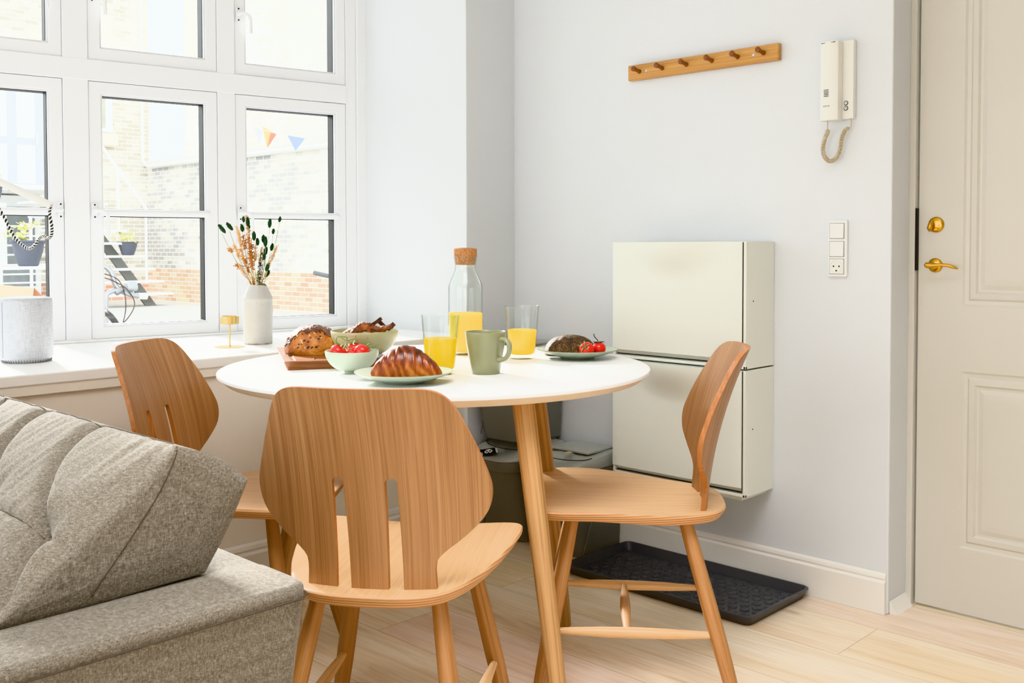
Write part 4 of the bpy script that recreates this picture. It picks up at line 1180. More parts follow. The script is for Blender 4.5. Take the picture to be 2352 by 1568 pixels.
ch = thing('candle_holder', 'slender brass candle holder with a round foot, on the windowsill beside the vase', 'candle holder', (-1.087, .243, SZ))
obj('foot', lathe([(0, 0), (.0480, 0), (.0486, .0006), (.0480, .0014), (.006, .0016), (.0035, .004), (0, .004)], 64), MAT['brass_satin'], ch, angle=40)
obj('stem', lathe([(0, .003), (.0026, .003), (.0026, .074), (.005, .0755), (0, .0755)], 20), MAT['brass_satin'], ch)
obj('cup', lathe([(0, .0752), (.0285, .0752), (.0298, .0765), (.0302, .1005), (.0296, .1008), (.0288, .1000), (.0284, .0785), (0, .0780)], 56), MAT['brass_satin'], ch, angle=40)

def speckle():
    t = NT('speckled_stoneware'); vec = t.coord()
    v = t.n('ShaderNodeTexVoronoi', i_Scale=210.0); t.l(vec, v.inputs['Vector'])
    wn = t.noise(vec, 120, 2, .5)
    s = t.ramp(v.outputs['Distance'], [(.10, (1, 1, 1, 1)), (.22, (0, 0, 0, 1))]); s2 = t.ramp(wn, [(.55, (0, 0, 0, 1)), (.62, (1, 1, 1, 1))])
    f = t.math('MULTIPLY', s, s2)
    base = t.mix(t.noise(vec, 14, 4), srgb(186, 184, 179), srgb(208, 206, 202))
    sep = t.n('ShaderNodeSeparateXYZ'); t.l(vec, sep.inputs[0])
    foot = t.ramp(sep.outputs[2], [(.0015, srgb(150, 104, 70)), (.0065, (1, 1, 1, 1))])
    base = t.mix(t.math('MULTIPLY', t.ramp(t.noise(vec, 40, 3), [(.4, (0, 0, 0, 1)), (.6, (1, 1, 1, 1))]), .8), base, foot, 'MULTIPLY')
    col = t.mix(f, base, srgb(84, 78, 70)); t.pbr(col, .6, 0, t.bump(t.noise(vec, 60, 4), .25, .0015)); return t.m
vs_ = thing('vase', 'off-white speckled stoneware vase holding dried stems on the windowsill', 'vase', (-.961, .276, SZ))
bm = bmesh.new()
prof = [(0, 0), (.044, 0), (.0465, .002), (.0475, .006), (.0480, .06), (.0488, .098), (.0506, .113), (.0500, .124), (.0482, .136), (.0486, .147), (.0510, .1525), (.0484, .157), (.0425, .170), (.0360, .184), (.0315, .194), (.0305, .1975), (.0285, .1975), (.0290, .190), (.034, .178), (.042, .160), (.045, .15), (.044, .02), (0, .010)]
add_lathe(bm, prof, 72)
for v in bm.verts:
    if v.co.z > .18:
        a = math.atan2(v.co.y, v.co.x); v.co.z += (.0035*math.sin(a*2+.9)+.002*math.sin(a*3))*(v.co.z-.18)/.0175
obj('vessel', bm, speckle(), vs_, angle=60)
RT = Vector((math.cos(yaw), -math.sin(yaw), 0)); DV = Vector((math.sin(yaw), math.cos(yaw), 0))
VB = Vector((-.961, .276, SZ))
def vpt(px, py, d=0): # offset in metres from the vase foot centre, read off at the vase's own depth
    return VB + RT*((px-593)/682) + Vector((0, 0, .197+(655-py)/682)) + DV*d
MAT['bunny'] = crust('dark_green_seed_head', [(.3, srgb(10, 34, 18)), (.5, srgb(26, 66, 36)), (.7, srgb(70, 110, 62))], 300, .9, .8)
MAT['straw'] = plain('straw', srgb(206, 160, 100), .8, var=.15)
MAT['straw_pale'] = plain('pale_straw', srgb(228, 196, 150), .8, var=.12)
MAT['pod'] = plain('tan_seed_pods', srgb(184, 118, 58), .7, var=.25)
MAT['thin_stem'] = plain('grey_green_stalk', srgb(150, 150, 110), .7)
MAT['darkspike'] = crust('dark_purple_flowers', [(.3, srgb(24, 20, 28)), (.5, srgb(58, 50, 58)), (.7, srgb(120, 112, 110))], 200, .9, .8)
MAT['palespike'] = crust('pale_green_flowers', [(.3, srgb(150, 152, 100)), (.5, srgb(196, 196, 140)), (.7, srgb(224, 224, 180))], 200, .9, .8)
def stalk(px, py, r, mat, par, bx, d):
    b = VB+RT*(bx*.5)+Vector((0, 0, .10)); mid = VB+RT*bx+Vector((0, 0, .197))+DV*(d*.2); e = vpt(px, py, d)
    pts = catmull([b, mid, mid.lerp(e, .5)+RT*(-.004 if px < 593 else .004), e], 5)
    o = obj('stalk', tube([tuple(Vector(p)-par.location) for p in pts], r, 6), mat, par); return Vector(pts[-1])-Vector(pts[-2])
heads = [(130, 360, 1.15, -.02), (220, 315, 1.05, .01), (445, 190, .6, .03), (475, 348, .8, -.01), (565, 235, .95, .0), (557, 320, .5, .02), (686, 492, .95, -.01), (735, 592, .8, .0), (815, 540, .85, .02), (905, 592, 1.05, -.02),
         (880, 752, .9, .0), (955, 690, .8, .03), (890, 862, .7, -.03), (945, 262, .95, .01), (968, 405, .6, .04), (1100, 190, .6, .03), (878, 1030, .8, .03), (940, 1062, .8, -.03), (880, 1170, .9, .02)]
for i, (x, y, s, d) in enumerate(heads):
    px, py = 500+x/7.8375, 480+y/7.8375
    lab = 'dark green dried bunny-tail stem standing in the speckled vase'
    if i == 0: lab = 'outermost dark green bunny-tail stem, leaning furthest left out of the vase'
    elif i == 1: lab = 'second dark green bunny-tail from the left, leaning out beside the outermost'
    elif i == 15: lab = 'highest dark green bunny-tail on the right, its small head in front of the glazing bar'
    elif i == 13: lab = 'tall upright dark green bunny-tail on the right, just below the glazing bar'
    t = thing('bunny_tail_stem', lab, 'dried stem', tuple(vpt(593, 655)), 0, 'dark green bunny tails in the vase')
    bx = max(-.022, min(.022, (px-593)/682*.28))
    dr = stalk(px, py+10*s, .0009, MAT['thin_stem'], t, bx, d).normalized()
    if i in (0, 1): dr = (RT*-.62+Vector((0, 0, .78))).normalized()
    bm = bmesh.new(); L_ = .0170*s; rr_ = .0066*min(1, s+.15)
    M = Matrix.Translation(vpt(px, py, d)-t.location) @ dr.to_track_quat('Z', 'Y').to_matrix().to_4x4()
    add_lathe(bm, [(0, -L_), (rr_*.55, -L_*.85), (rr_*.95, -L_*.45), (rr_, 0), (rr_*.85, L_*.4), (rr_*.5, L_*.8), (0, L_*1.05)], 12, M=M)
    r_ = random.Random(i)
    for k in range(60):       # bristles
        a = r_.uniform(0, 2*PI); h = r_.uniform(-.8, .9); q = rr_*math.sqrt(max(.05, 1-h*h))
        p = M @ Vector((q*.8*math.cos(a), q*.8*math.sin(a), h*L_)); e = M @ Vector((q*1.35*math.cos(a), q*1.35*math.sin(a), h*L_+.003))
        add_tube(bm, [p, e], [.0007, .0001], 4, caps=False)
    obj('head', bm, MAT['bunny'], t)
# tan sprays: (head px, head py, length of the head along the stalk, pods or plume)
sprays = [(245, 715, 70, 'pod', -.01), (365, 1000, 90, 'pod', .0), (345, 380, 330, 'plume', .02), (395, 330, 300, 'plume', -.02), (530, 130, 260, 'plume', .01), (470, 480, 240, 'pod', .0), (540, 270, 420, 'pod', .02),
          (595, 500, 300, 'pod', -.02), (620, 640, 260, 'pod', .01), (450, 720, 240, 'pod', -.02), (330, 660, 240, 'plume', -.01), (560, 780, 300, 'pod', .03), (700, 640, 300, 'plume', .0), (775, 700, 300, 'plume', .02), (650, 800, 300, 'pod', -.03), (1070, 670, 330, 'plume', .01), (430, 1010, 200, 'plume', -.02), (500, 900, 260, 'pod', .0)]
for i, (x, y, ln, kind, d) in enumerate(sprays):
    px, py = 500+x/7.8375, 480+y/7.8375
    lab = {'pod': 'tan dried spray with small round seed pods in the speckled vase', 'plume': 'straw-coloured feathery grass plume in the speckled vase'}[kind]
    if i == 0: lab = 'tan pod spray drooping furthest left below the bunny tails'
    if i == 4: lab = 'tallest straw-coloured plume, reaching up over the glazing bar'
    if i == 15: lab = 'thin straw-coloured plume leaning out to the right of the vase'
    if i == 1: lab = 'tan pod spray lowest on the left, close above the vase shoulder'
    t = thing('dried_grass_spray', lab, 'dried stem', tuple(vpt(593, 655)), 0, 'tan dried grasses in the vase')
    bx = max(-.022, min(.020, (px-593)/682*.25-.004))
    dr = stalk(px, py, .0008, MAT['straw'], t, bx, d)
    top = vpt(px, py, d); mid = VB+RT*bx+Vector((0, 0, .197))+DV*(d*.2)
    r_ = random.Random(100+i); bm = bmesh.new(); L_ = ln/7.8375/682; tot = (top-mid).length
    for k in range(64 if kind == 'pod' else 120):
        q = min(1, r_.uniform(0, 1)*L_/tot); base = top.lerp(mid, q)
        sprd = .010*(1-abs(2*q*tot/L_-1)*.6) if kind == 'pod' else .0045
        off = (RT*r_.gauss(0, 1)+DV*r_.gauss(0, 1)+Vector((0, 0, r_.gauss(0, .6))))*sprd*.62
        p = base+off-t.location
        if kind == 'pod':
            s = r_.uniform(.0014, .0028)
            add_lathe(bm, [(0, -s), (s*.8, -s*.6), (s, 0), (s*.8, s*.6), (0, s)], 7, M=Matrix.Translation(p)); add_tube(bm, [p, (base+Vector((0, 0, -.004))-t.location)], .0003, 3, caps=False)
        else:
            e = p+(top-mid).normalized()*.006+RT*r_.gauss(0, .0015)
            add_tube(bm, [base-t.location, p, e], [.0005, .0011, .0002], 4, caps=False)
    o = obj('seed_pods' if kind == 'pod' else 'plume', bm, MAT['pod'] if kind == 'pod' and i % 3 else MAT['straw_pale'] if kind == 'plume' else MAT['straw'], t); o['kind'] = 'stuff'
for (x, y, ln, mt, lab) in ((820, 780, 560, 'darkspike', 'dark purple-grey dried flower spike on the right of the vase'), (770, 960, 380, 'darkspike', 'shorter dark dried flower spike beside the pale green one'), (730, 1130, 260, 'palespike', 'short pale green dried flower spike at the vase mouth')):
    px, py = 500+x/7.8375, 480+y/7.8375
    t = thing('dried_flower_spike', lab, 'dried stem', tuple(vpt(593, 655)))
    bx = (px-593)/682*.5; stalk(px, py, .001, MAT['thin_stem'], t, bx, 0)
    top = vpt(px, py); mid = VB+RT*bx+Vector((0, 0, .2)); r_ = random.Random(x); bm = bmesh.new()
    for k in range(150):
        q = r_.uniform(0, .97); base = top.lerp(mid, q); w_ = .0018+.0035*q
        p = base+RT*r_.gauss(0, w_)+DV*r_.gauss(0, w_)-t.location; s = r_.uniform(.0009, .0017)
        add_lathe(bm, [(0, -s), (s, 0), (0, s*1.6)], 6, M=Matrix.Translation(p))
    o = obj('blossoms', bm, MAT[mt], t); o['kind'] = 'stuff'
t = thing('bunny_tail_stem', 'single pale beige bunny-tail leaning right out of the vase', 'dried stem', tuple(vpt(593, 655)))
px, py = 500+1000/7.8375, 480+870/7.8375
stalk(px-5, py+8, .0009, MAT['straw'], t, .012, -.02); bm = bmesh.new()
M = Matrix.Translation(vpt(px, py, -.02)-t.location) @ (RT*.6+Vector((0, 0, .8))).normalized().to_track_quat('Z', 'Y').to_matrix().to_4x4()
add_lathe(bm, [(0, -.010), (.003, -.006), (.0042, 0), (.003, .007), (0, .011)], 12, M=M); obj('head', bm, plain('pale_head', srgb(196, 186, 160), .9, var=.2), t)

# desk lamp: only the tip of its arm and the twisted cord reach into the picture
lampt = thing('desk_lamp', 'white lamp arm with a black-and-white twisted cord, reaching in at the left', 'lamp', (-2.14, .33, SZ))
LO = Vector((-2.14, .33, SZ))
def LL(p): return tuple(Vector(p)-LO)
obj('base', lathe([(0, 0), (.075, 0), (.078, .003), (.076, .015), (.02, .018), (0, .018)], 48), MAT['white_pl'], lampt, angle=40)
A0, A1 = Vector((-1.84, .081, 1.226)), Vector((-1.749, -.017, 1.164))
J = A0+(A0-A1)*2.1
obj('lower_arm', tube([(0, 0, .015), LL(J)], .0085, 14), MAT['white_pl'], lampt)
obj('upper_arm', tube([LL(J), LL(A1)], .0098, 18), MAT['white_pl'], lampt)
bm = bmesh.new()
obj('arm_slot', tube([LL(A0+Vector((-.05, .05, .022))), LL(A0+Vector((.018, -.0195, -.0225)))], .0012, 6), MAT['black'], lampt)
def chev():
    t = NT('twisted_textile_cord'); 
    v = t.n('ShaderNodeTexWave', wave_type='BANDS', bands_direction='DIAGONAL', i_Scale=46, i_Distortion=0); t.l(t.coord(), v.inputs['Vector'])
    col = t.ramp(v.outputs['Fac'], [(.45, srgb(24, 24, 26)), (.55, srgb(232, 232, 232))]); t.pbr(col, .8); return t.m
def atd(px, py, d):
    c = CAM+fw*d+rt*((px-1176)/F_PX*d)-up*((py-CY)/F_PX*d); return c
# cord baked from its own path in the room, about 2.6 m from the camera
cp = [(116, 470, 2.60), (114, 492, 2.60), (119, 520, 2.61), (118, 540, 2.61), (110, 547, 2.62), (100, 541, 2.63), (90, 548, 2.64), (78, 565, 2.65), (66, 571, 2.66), (50, 562, 2.66), (34, 545, 2.66), (20, 520, 2.66), (6, 492, 2.66), (-12, 465, 2.66)]
cpts = catmull([LL(atd(*c)) for c in cp], 6)
bm = bmesh.new(); bm2 = bmesh.new()
n = len(cpts)
for s, B in ((0, bm), (PI, bm2)):
    hp = []
    for i in range((n-1)*6+1):
        k = i/6; a = Vector(cpts[int(min(n-2, k//1))]); b = Vector(cpts[int(min(n-2, k//1))+1]); p = a.lerp(b, k-min(n-2, k//1))
        tdir = (b-a).normalized(); u = tdir.cross(Vector((.3, .6, .2))).normalized(); w_ = tdir.cross(u)
        an = k*3.4+s; hp.append(p+(u*math.cos(an)+w_*math.sin(an))*.0021)
    add_tube(B, hp, .0022, 6)
cd = obj('cord', bm, MAT['black'], lampt); obj('cord_white_strand', bm2, MAT['white_pl'], cd)

# ------------------------------------------------------------------ things on the right-hand wall
rk = thing('coat_rack', 'slim oak wall rack with six brown wooden pegs', 'coat rack', (0, -.845, 1.648))
bm = box((-.022, -.287, -.026), (-.0005, .283, .026))
RM = wood('oak_rack', 'y', srgb(176, 122, 62), srgb(206, 154, 90), srgb(220, 172, 108), s=1.1, dist=1.5, streak=.5)
obj('rail', bm, RM, rk, bevel=.003, smooth=False)
PEGM = wood('smoked_oak_peg', 'x', srgb(112, 66, 34), srgb(142, 88, 48), srgb(160, 104, 60))
for y in (-.611, -.705, -.801, -.898, -.992, -1.083):
    M = Matrix.Translation((-.0215, y+.845, .001)) @ Matrix.Rotation(-PI/2+.16, 4, 'Y')
    obj('peg', lathe([(0, 0), (.0078, 0), (.0062, .008), (.0060, .020), (.0078, .029), (.0092, .034), (.0090, .0375), (.0065, .040), (0, .0408)], 24, M=M), PEGM, rk, angle=40)
for y in (-.637, -1.047):
    M = Matrix.Translation((-.0219, y+.845, .001)) @ MX
    obj('screw', lathe([(0, .0002), (.0046, 0), (.0048, .0006), (.003, .0016), (.0012, .0017), (.001, .0008), (0, .0008)], 20, M=M), MAT['steel'], rk)

ph = thing('door_phone', 'white door intercom handset on its wall plate', 'intercom', (0, -1.325, 1.424))
def PL(y, z): return (y+1.325, z-1.424)
bm = box((-.020, -.047, 0), (-.0005, .033, .226)); obj('wall_plate', bm, MAT['ivory_pl'], ph, bevel=.002, smooth=False)
bm = bmesh.new(); rings = []
for z in np.linspace(0, .228, 14):
    zz = float(z)-.004; ring = []
    bow = .004*math.sin(PI*min(1, max(0, (zz)/.22)))
    for k in range(15):
        a = k/14; y = .0405-.0555*a; x = -.050-.009*math.sin(PI*a)**.8+bow*.3; ring.append((x, y, zz))
    ring += [(-.0205, -.015, zz), (-.0205, .0405, zz)]
    rings.append(ring)
add_loft(bm, rings); hs_ = obj('handset', bm, MAT['ivory_pl'], ph, angle=30, bevel=.0012)
bm = bmesh.new()
for r_i in range(5):
    for c_i in range(6): add_box(bm, (-.0600, .0235-.0026*c_i-.0008, .0645+.0045*r_i), (-.0583, .0235-.0026*c_i+.0008, .0660+.0045*r_i))
for c_i in range(15): add_box(bm, (-.0583, .033-.0029*c_i-.0008, .2185), (-.0560, .033-.0029*c_i+.0008, .2200))
obj('speaker_slots', bm, MAT['black'], hs_, smooth=False)
fc = bpy.data.curves.new('ritto_text', 'FONT'); fc.body = 'RITTO'; fc.size = .0062; fc.align_x = 'CENTER'; fc.extrude = .0002; fc.space_character = 1.15
fo = bpy.data.objects.new('lettering', fc); link(fo); fo.parent = hs_; fc.materials.append(plain('grey_print', srgb(90, 90, 88), .5))
fm_ = bpy.data.meshes.new_from_object(fo); bpy.data.objects.remove(fo); fo = bpy.data.objects.new('lettering', fm_); link(fo); fo.parent = hs_
fo.location = (-.0595, .0155, .0345); fo.rotation_euler = (PI/2, 0, -PI/2)
for k, z in enumerate((.0455, .0305)):
    B = Matrix.Translation((-.0205, -.0255, z)) @ MX
    bt = obj('button', lathe([(0, .0), (.0065, 0), (.0065, .0012), (.0050, .0014), (.0050, .0008), (0, .0008)], 28, M=B), MAT['black'], ph)
    obj('button_cap', lathe([(0, .0008), (.0048, .0008), (.0046, .0022), (0, .0026)], 24, M=B), MAT['white_pl'], bt)
    bm = bmesh.new()
    if k == 0: add_tube(bm, [(-.0233, -.0255+.0018*math.cos(a), z+.0018*math.sin(a)) for a in np.linspace(-.4, 3.8, 9)], .0004, 5)
    else: add_tube(bm, [(-.0233, -.0275, z), (-.0233, -.0240, z)], .0004, 5); add_tube(bm, [(-.0233, -.0262, z+.0014), (-.0233, -.0278, z), (-.0233, -.0262, z-.0014)], .0004, 5)
    obj('button_symbol', bm, MAT['black'], bt)
# coiled cord
cc_ = [(-.040, -1.304, 1.425), (-.038, -1.303, 1.398), (-.030, -1.2985, 1.388), (-.026, -1.288, 1.370), (-.024, -1.282, 1.344), (-.024, -1.288, 1.318), (-.024, -1.304, 1.3045), (-.024, -1.323, 1.313), (-.024, -1.336, 1.340), (-.024, -1.341, 1.371), (-.022, -1.350, 1.392), (-.018, -1.3585, 1.3965), (-.014, -1.364, 1.405), (-.012, -1.362, 1.425)]
cpts = catmull([(p[0], p[1]+1.325, p[2]-1.424) for p in cc_], 10)
arc = [0]
for a, b in zip(cpts[:-1], cpts[1:]): arc.append(arc[-1]+(Vector(b)-Vector(a)).length)
hp = []; N = 900; tot = arc[-1]
for i in range(N+1):
    s_ = tot*i/N; k = max(0, min(len(arc)-2, int(np.searchsorted(arc, s_))-1)); a, b = Vector(cpts[k]), Vector(cpts[k+1]); p = a.lerp(b, (s_-arc[k])/max(1e-9, arc[k+1]-arc[k]))
    td = (b-a).normalized(); u = td.cross(Vector((1, 0, 0))).normalized(); w_ = td.cross(u)
    amp = .0052*min(1, max(0, (s_-.030)/.006))*min(1, max(0, (tot-.028-s_)/.006)); an = s_/.0047*2*PI
    hp.append(p+(u*math.cos(an)+w_*math.sin(an))*amp)
obj('coiled_cord', tube(hp, .0016, 6), MAT['beige_cord'], ph)

sw = thing('switch_panel', 'white wall plate with two light switches above a smiling power socket', 'light switch', (0, -1.322, .966))
bm = box((-.010, -.0295, 0), (-.0005, .0285, .165)); obj('frame', bm, MAT['white_pl'], sw, bevel=.002, smooth=False)
for z0 in (.1125, .0595):
    bm = bmesh.new()
    add_loft(bm, [[(-.010, .0225, z0), (-.010, -.0205, z0), (-.010, -.0205, z0+.0435), (-.010, .0225, z0+.0435)], [(-.0125, .0225, z0), (-.0150, -.0205, z0), (-.0125, -.0205, z0+.0435), (-.0125, .0225, z0+.0435)]])
    o = obj('rocker', bm, MAT['white_pl'], sw, bevel=.0012, smooth=False)
    obj('rocker_gap', box((-.0107, -.0222, z0-.0015), (-.0095, .0240, z0+.045)), plain('gap_grey', srgb(150, 150, 148), .7), sw, smooth=False)
bm = box((-.0125, -.0205, .0085), (-.0098, .0225, .0515)); sk_ = obj('socket', bm, MAT['white_pl'], sw, bevel=.001, smooth=False)
obj('socket_gap', box((-.0107, -.0222, .007), (-.0095, .0240, .053)), plain('gap_grey2', srgb(150, 150, 148), .7), sw, smooth=False)
obj('socket_well', lathe([(.0190, .0), (.0190, .0018), (.0178, .0018), (.0170, .0003), (0, .0003)], 48, M=Matrix.Translation((-.0124, .001, .030)) @ MX), MAT['ivory_pl'], sk_, angle=30)
bm = bmesh.new()
for y in (.0095, -.0075): add_lathe(bm, [(0, .0002), (.0025, .0002), (.0025, .0006), (0, .0006)], 16, M=Matrix.Translation((-.0125, y, .0305)) @ MX)
add_prism(bm, [(.0025, .0), (-.0025, .0), (-.0025, -.0022), (-.0012, -.0042), (.0012, -.0042), (.0025, -.0022)], 0, .0006, M=Matrix.Translation((-.0126, .001, .0195)) @ Matrix(((0, 0, -1, 0), (1, 0, 0, 0), (0, 1, 0, 0), (0, 0, 0, 1))))
obj('socket_holes', bm, MAT['black'], sk_, smooth=False)
# ------------------------------------------------------------------ courtyard outside the window
def brick(name, horiz, c_hi, c_dk, band):
    t = NT(name); sep = t.n('ShaderNodeSeparateXYZ'); t.l(t.coord(), sep.inputs[0])
    cmb = t.n('ShaderNodeCombineXYZ'); t.l(sep.outputs[0 if horiz == 'x' else 1], cmb.inputs[0]); t.l(sep.outputs[2], cmb.inputs[1])
    b = t.n('ShaderNodeTexBrick', i_Scale=1.0); b.inputs['Brick Width'].default_value = .235; b.inputs['Row Height'].default_value = .078; b.inputs['Mortar Size'].default_value = .007; b.inputs['Mortar Smooth'].default_value = .3
    t.l(cmb.outputs[0], b.inputs['Vector'])
    b.inputs['Color1'].default_value = (.0, 0, 0, 1); b.inputs['Color2'].default_value = (1, 1, 1, 1); b.inputs['Mortar'].default_value = (.5, .5, .5, 1)
    n = t.noise(t.coord(), .55, 4, .6); n2 = t.noise(t.coord(), 9, 3)
    f = t.math('ADD', t.math('MULTIPLY', n, .85), t.math('MULTIPLY', b.outputs['Color'], .16))
    hi = t.ramp(f, [(.40, c_dk), (.50, srgb(220, 216, 206)), (.60, c_hi)])
    lo = t.mix(b.outputs['Color'], band[0], band[1])
    z = t.math('ADD', sep.outputs[2], t.math('MULTIPLY', n, .0))
    m = t.ramp(t.math('MULTIPLY', z, .2), [((band[2]-.02)*.2, (0, 0, 0, 1)), ((band[2]+.02)*.2, (1, 1, 1, 1))])
    col = t.mix(m, lo, hi); col = t.mix(b.outputs['Fac'], col, srgb(250, 249, 246))
    t.pbr(col, .9, 0, t.bump(t.math('SUBTRACT', 1, b.outputs['Fac']), .5, .01)); return t.m
BR = brick('brick_side', 'y', srgb(242, 241, 238), srgb(164, 163, 161), (srgb(206, 170, 142), srgb(236, 222, 194), .62))
BF = brick('brick_far', 'x', srgb(244, 240, 230), srgb(172, 166, 154), (srgb(206, 154, 132), srgb(232, 200, 176), .40))
PAV = plain('courtyard_paving', srgb(190, 189, 186), .9, bumpn=(3, .2, .01), var=.06)
g = struct('ground', box((-14, 1.4, -.06), (14, 30, -.005)), PAV, smooth=False)
cw = struct('courtyard_wall_side', box((6.5, 5.0, -.1), (6.9, 16.8, 2.62)), BR, smooth=False)
cp_ = struct('courtyard_wall_coping', box((6.42, 5.0, 2.62), (6.95, 16.8, 2.70)), plain('coping_stone', srgb(206, 204, 200), .8), smooth=False)
pale = plain('pale_render_wall', srgb(248, 248, 246), .9, bumpn=(6, .2, .01))
struct('neighbour_wall', box((7.6, 3.0, -.1), (8.0, 16.8, 9.0)), brick('brick_pale', 'y', srgb(250, 249, 247), srgb(222, 220, 214), (srgb(222, 200, 184), srgb(240, 228, 210), .3)), smooth=False)
struct('courtyard_wall_far', box((-9, 16.3, -.1), (6.55, 16.8, 7.0)), BF, smooth=False)
o = obj('drain_pipe', tube([(6.36, 16.18, 9), (6.36, 16.18, 2.72), (6.38, 16.0, 2.60), (6.40, 12.0, 2.60), (6.40, 5.2, 2.60)], .035, 10), plain('pipe_grey', srgb(222, 222, 220), .5)); tag(o, 'pale pipe running down the courtyard corner and along the brick wall', 'pipe')
# upstairs window of the far house
wn = thing('house_window', 'white-framed upstairs window in the far brick house', 'window', (5.2, 16.25, 3.25))
obj('window_frame', box((-.55, -.02, -.02), (.60, .10, 1.6)), MAT['upvc'], wn, smooth=False, bevel=.01)
obj('pane', box((-.50, -.035, .06), (.45, -.02, 1.5)), plain('window_dark_pane', srgb(150, 152, 140), .2, var=.3), wn, smooth=False)
obj('stone_sill', box((-.58, -.12, -.28), (.66, .06, -.06)), plain('sill_stone', srgb(228, 224, 212), .8), wn, smooth=False, bevel=.01)
# double doors of the far house (left pane)
dd = thing('house_door', 'pale blue-white panelled double door of the far house', 'door', (4.0, 16.25, 2.10))
pb = plain('pale_blue_paint', srgb(228, 234, 242), .5); pw = plain('white_door_panel', srgb(246, 248, 250), .5)
obj('door_leaf', box((-1.5, -.05, 0), (.60, .03, 2.1)), pb, dd, smooth=False)
for x in (-1.35, -.88, -.42, .06):
    for z0, z1 in ((.08, .78), (.90, 1.98)): obj('door_panel', box((x-.04, -.07, z0), (x+.28, -.045, z1)), pw, dd, smooth=False, bevel=.01)
obj('door_handle', tube([(.36, -.10, .98), (.36, -.10, .78)], .02, 8), MAT['steel'], dd)
# outdoor stair with open treads, stringer and rail
stt = thing('outdoor_stair', 'white open-tread steel staircase in the courtyard', 'staircase', (5.0, 14.5, 0))
wm = plain('white_painted_steel', srgb(246, 246, 246), .4); dm = plain('stringer_grey', srgb(120, 122, 120), .6)
for k in range(9):
    z = .212+.222*k; x = .86-.165*k
    obj('tread', box((x-1.25, -.45, z-.018), (x, .15, z+.018)), wm, stt, smooth=False)
bm = box((-2.6, .2, 1.98), (-.62, 1.78, 2.08)); add_box(bm, (-2.5, .25, 0), (-2.44, .31, 1.98)); add_box(bm, (-.72, .25, 0), (-.66, .31, 1.98)); obj('landing', bm, wm, stt, smooth=False)
bm = bmesh.new(); add_loft(bm, [[(.72, -.1, .0), (.72, -.04, .0), (.52, -.04, .0), (.52, -.1, .0)], [(-.70, -.1, 1.90), (-.70, -.04, 1.90), (-.90, -.04, 1.90), (-.90, -.1, 1.90)]])
obj('stringer', bm, dm, stt, smooth=False)
bm = bmesh.new(); add_tube(bm, [(.40, -.42, 1.70), (-.36, -.42, 2.72), (-1.2, -.42, 3.85)], .028, 8); 
obj('handrail', bm, wm, stt)
for x, z0, z1 in ((-.10, 1.3, 2.35), (.385, .40, 1.70), (-.42, 1.7, 2.75)): obj('post', tube([(x, -.42, z0), (x, -.42, z1)], .02, 8), wm, stt)
pot_m = plain('dark_blue_pot', srgb(78, 82, 94), .5, var=.1); leaf = plain('yellow_green_leaves', srgb(206, 208, 130), .7, var=.2); flower = plain('cream_flowers', srgb(250, 238, 216), .7)
def potted(label, loc, r, h, col):
    t = thing('potted_plant', label, 'plant', loc)
    obj('pot', lathe([(0, 0), (r*.55, 0), (r*.62, h*.05), (r*.85, h*.55), (r*.97, h*.93), (r*1.05, h*.94), (r*1.05, h), (r*.92, h), (r*.9, h*.9), (0, h*.88)], 32), pot_m, t, angle=30)
    r_ = random.Random(int(loc[0]*100)); bm = bmesh.new(); bf = bmesh.new()
    for k in range(70):
        a = r_.uniform(0, 2*PI); q = r_.uniform(0, r*1.2); z = h+r_.uniform(0, h*.7); c = Vector((q*math.cos(a)-.05, q*math.sin(a), z)); s = r_.uniform(.02, .05)
        M = Matrix.Translation(c) @ Euler((r_.uniform(-1, 1), r_.uniform(-1, 1), a)).to_matrix().to_4x4() @ Matrix.Diagonal((s, s*.55, s*.15, 1))
        add_lathe(bm if k % 3 else bf, [(0, -1), (.8, -.5), (1, 0), (.8, .5), (0, 1)], 6, M=M)
    obj('leaves', bm, leaf, t); obj('flowers', bf, flower, t)
    return t
potted('dark blue-grey flower pot with pale blooms on the courtyard stair', (5.075, 14.12, .897), .165, .235, 0)
potted('large blue-grey planter behind the white railing, left pane', (2.60, 11.9, .78), .22, .36, 0)
potted('small blue pot standing high up at the left edge of the window', (2.25, 12.2, 1.66), .13, .24, 0)
obj('plant_shelf', box((-.5, -.3, -.04), (.5, .3, 0)), wm, None, loc=(2.5, 12.0, .778)); bpy.data.objects['plant_shelf']['label'] = 'white shelf board carrying the large planter outside'; bpy.data.objects['plant_shelf']['category'] = 'shelf'
obj('pedestal', box((-.13, -.13, -.85), (.13, .13, 0)), plain('pale_plinth', srgb(236, 236, 234), .8), None, loc=(2.25, 12.2, 1.658)); bpy.data.objects['pedestal']['label'] = 'pale square post under the small blue pot outside'; bpy.data.objects['pedestal']['category'] = 'post'
# white railing grid and dark glazed doors behind it (left pane)
rg = thing('yard_railing', 'white metal railing grid in the courtyard, left pane', 'railing', (2.6, 13.0, 0))
bm = bmesh.new()
for z in (.50, .63, .77, .92, 1.06, 1.20, 1.345): add_box(bm, (-.9, -.01, z), (.72, .01, z+.022))
for x in (-.8, -.4, .0, .43, .70): add_box(bm, (x, -.015, 0), (x+.035, .015, 1.55))
obj('grid', bm, wm, rg, smooth=False)
dk_ = plain('dim_glazing', srgb(120, 126, 128), .4, var=.35)
gd = thing('garden_door', 'grey glazed garden door behind the white railing', 'door', (3.2, 15.9, 0))
obj('glazing', box((-2.2, 0, .35), (1.0, .05, 1.75)), dk_, gd, smooth=False)
obj('door_frame', box((-2.3, .02, -.0), (1.1, .10, 1.95)), plain('garden_frame', srgb(226, 228, 228), .6), gd, smooth=False)
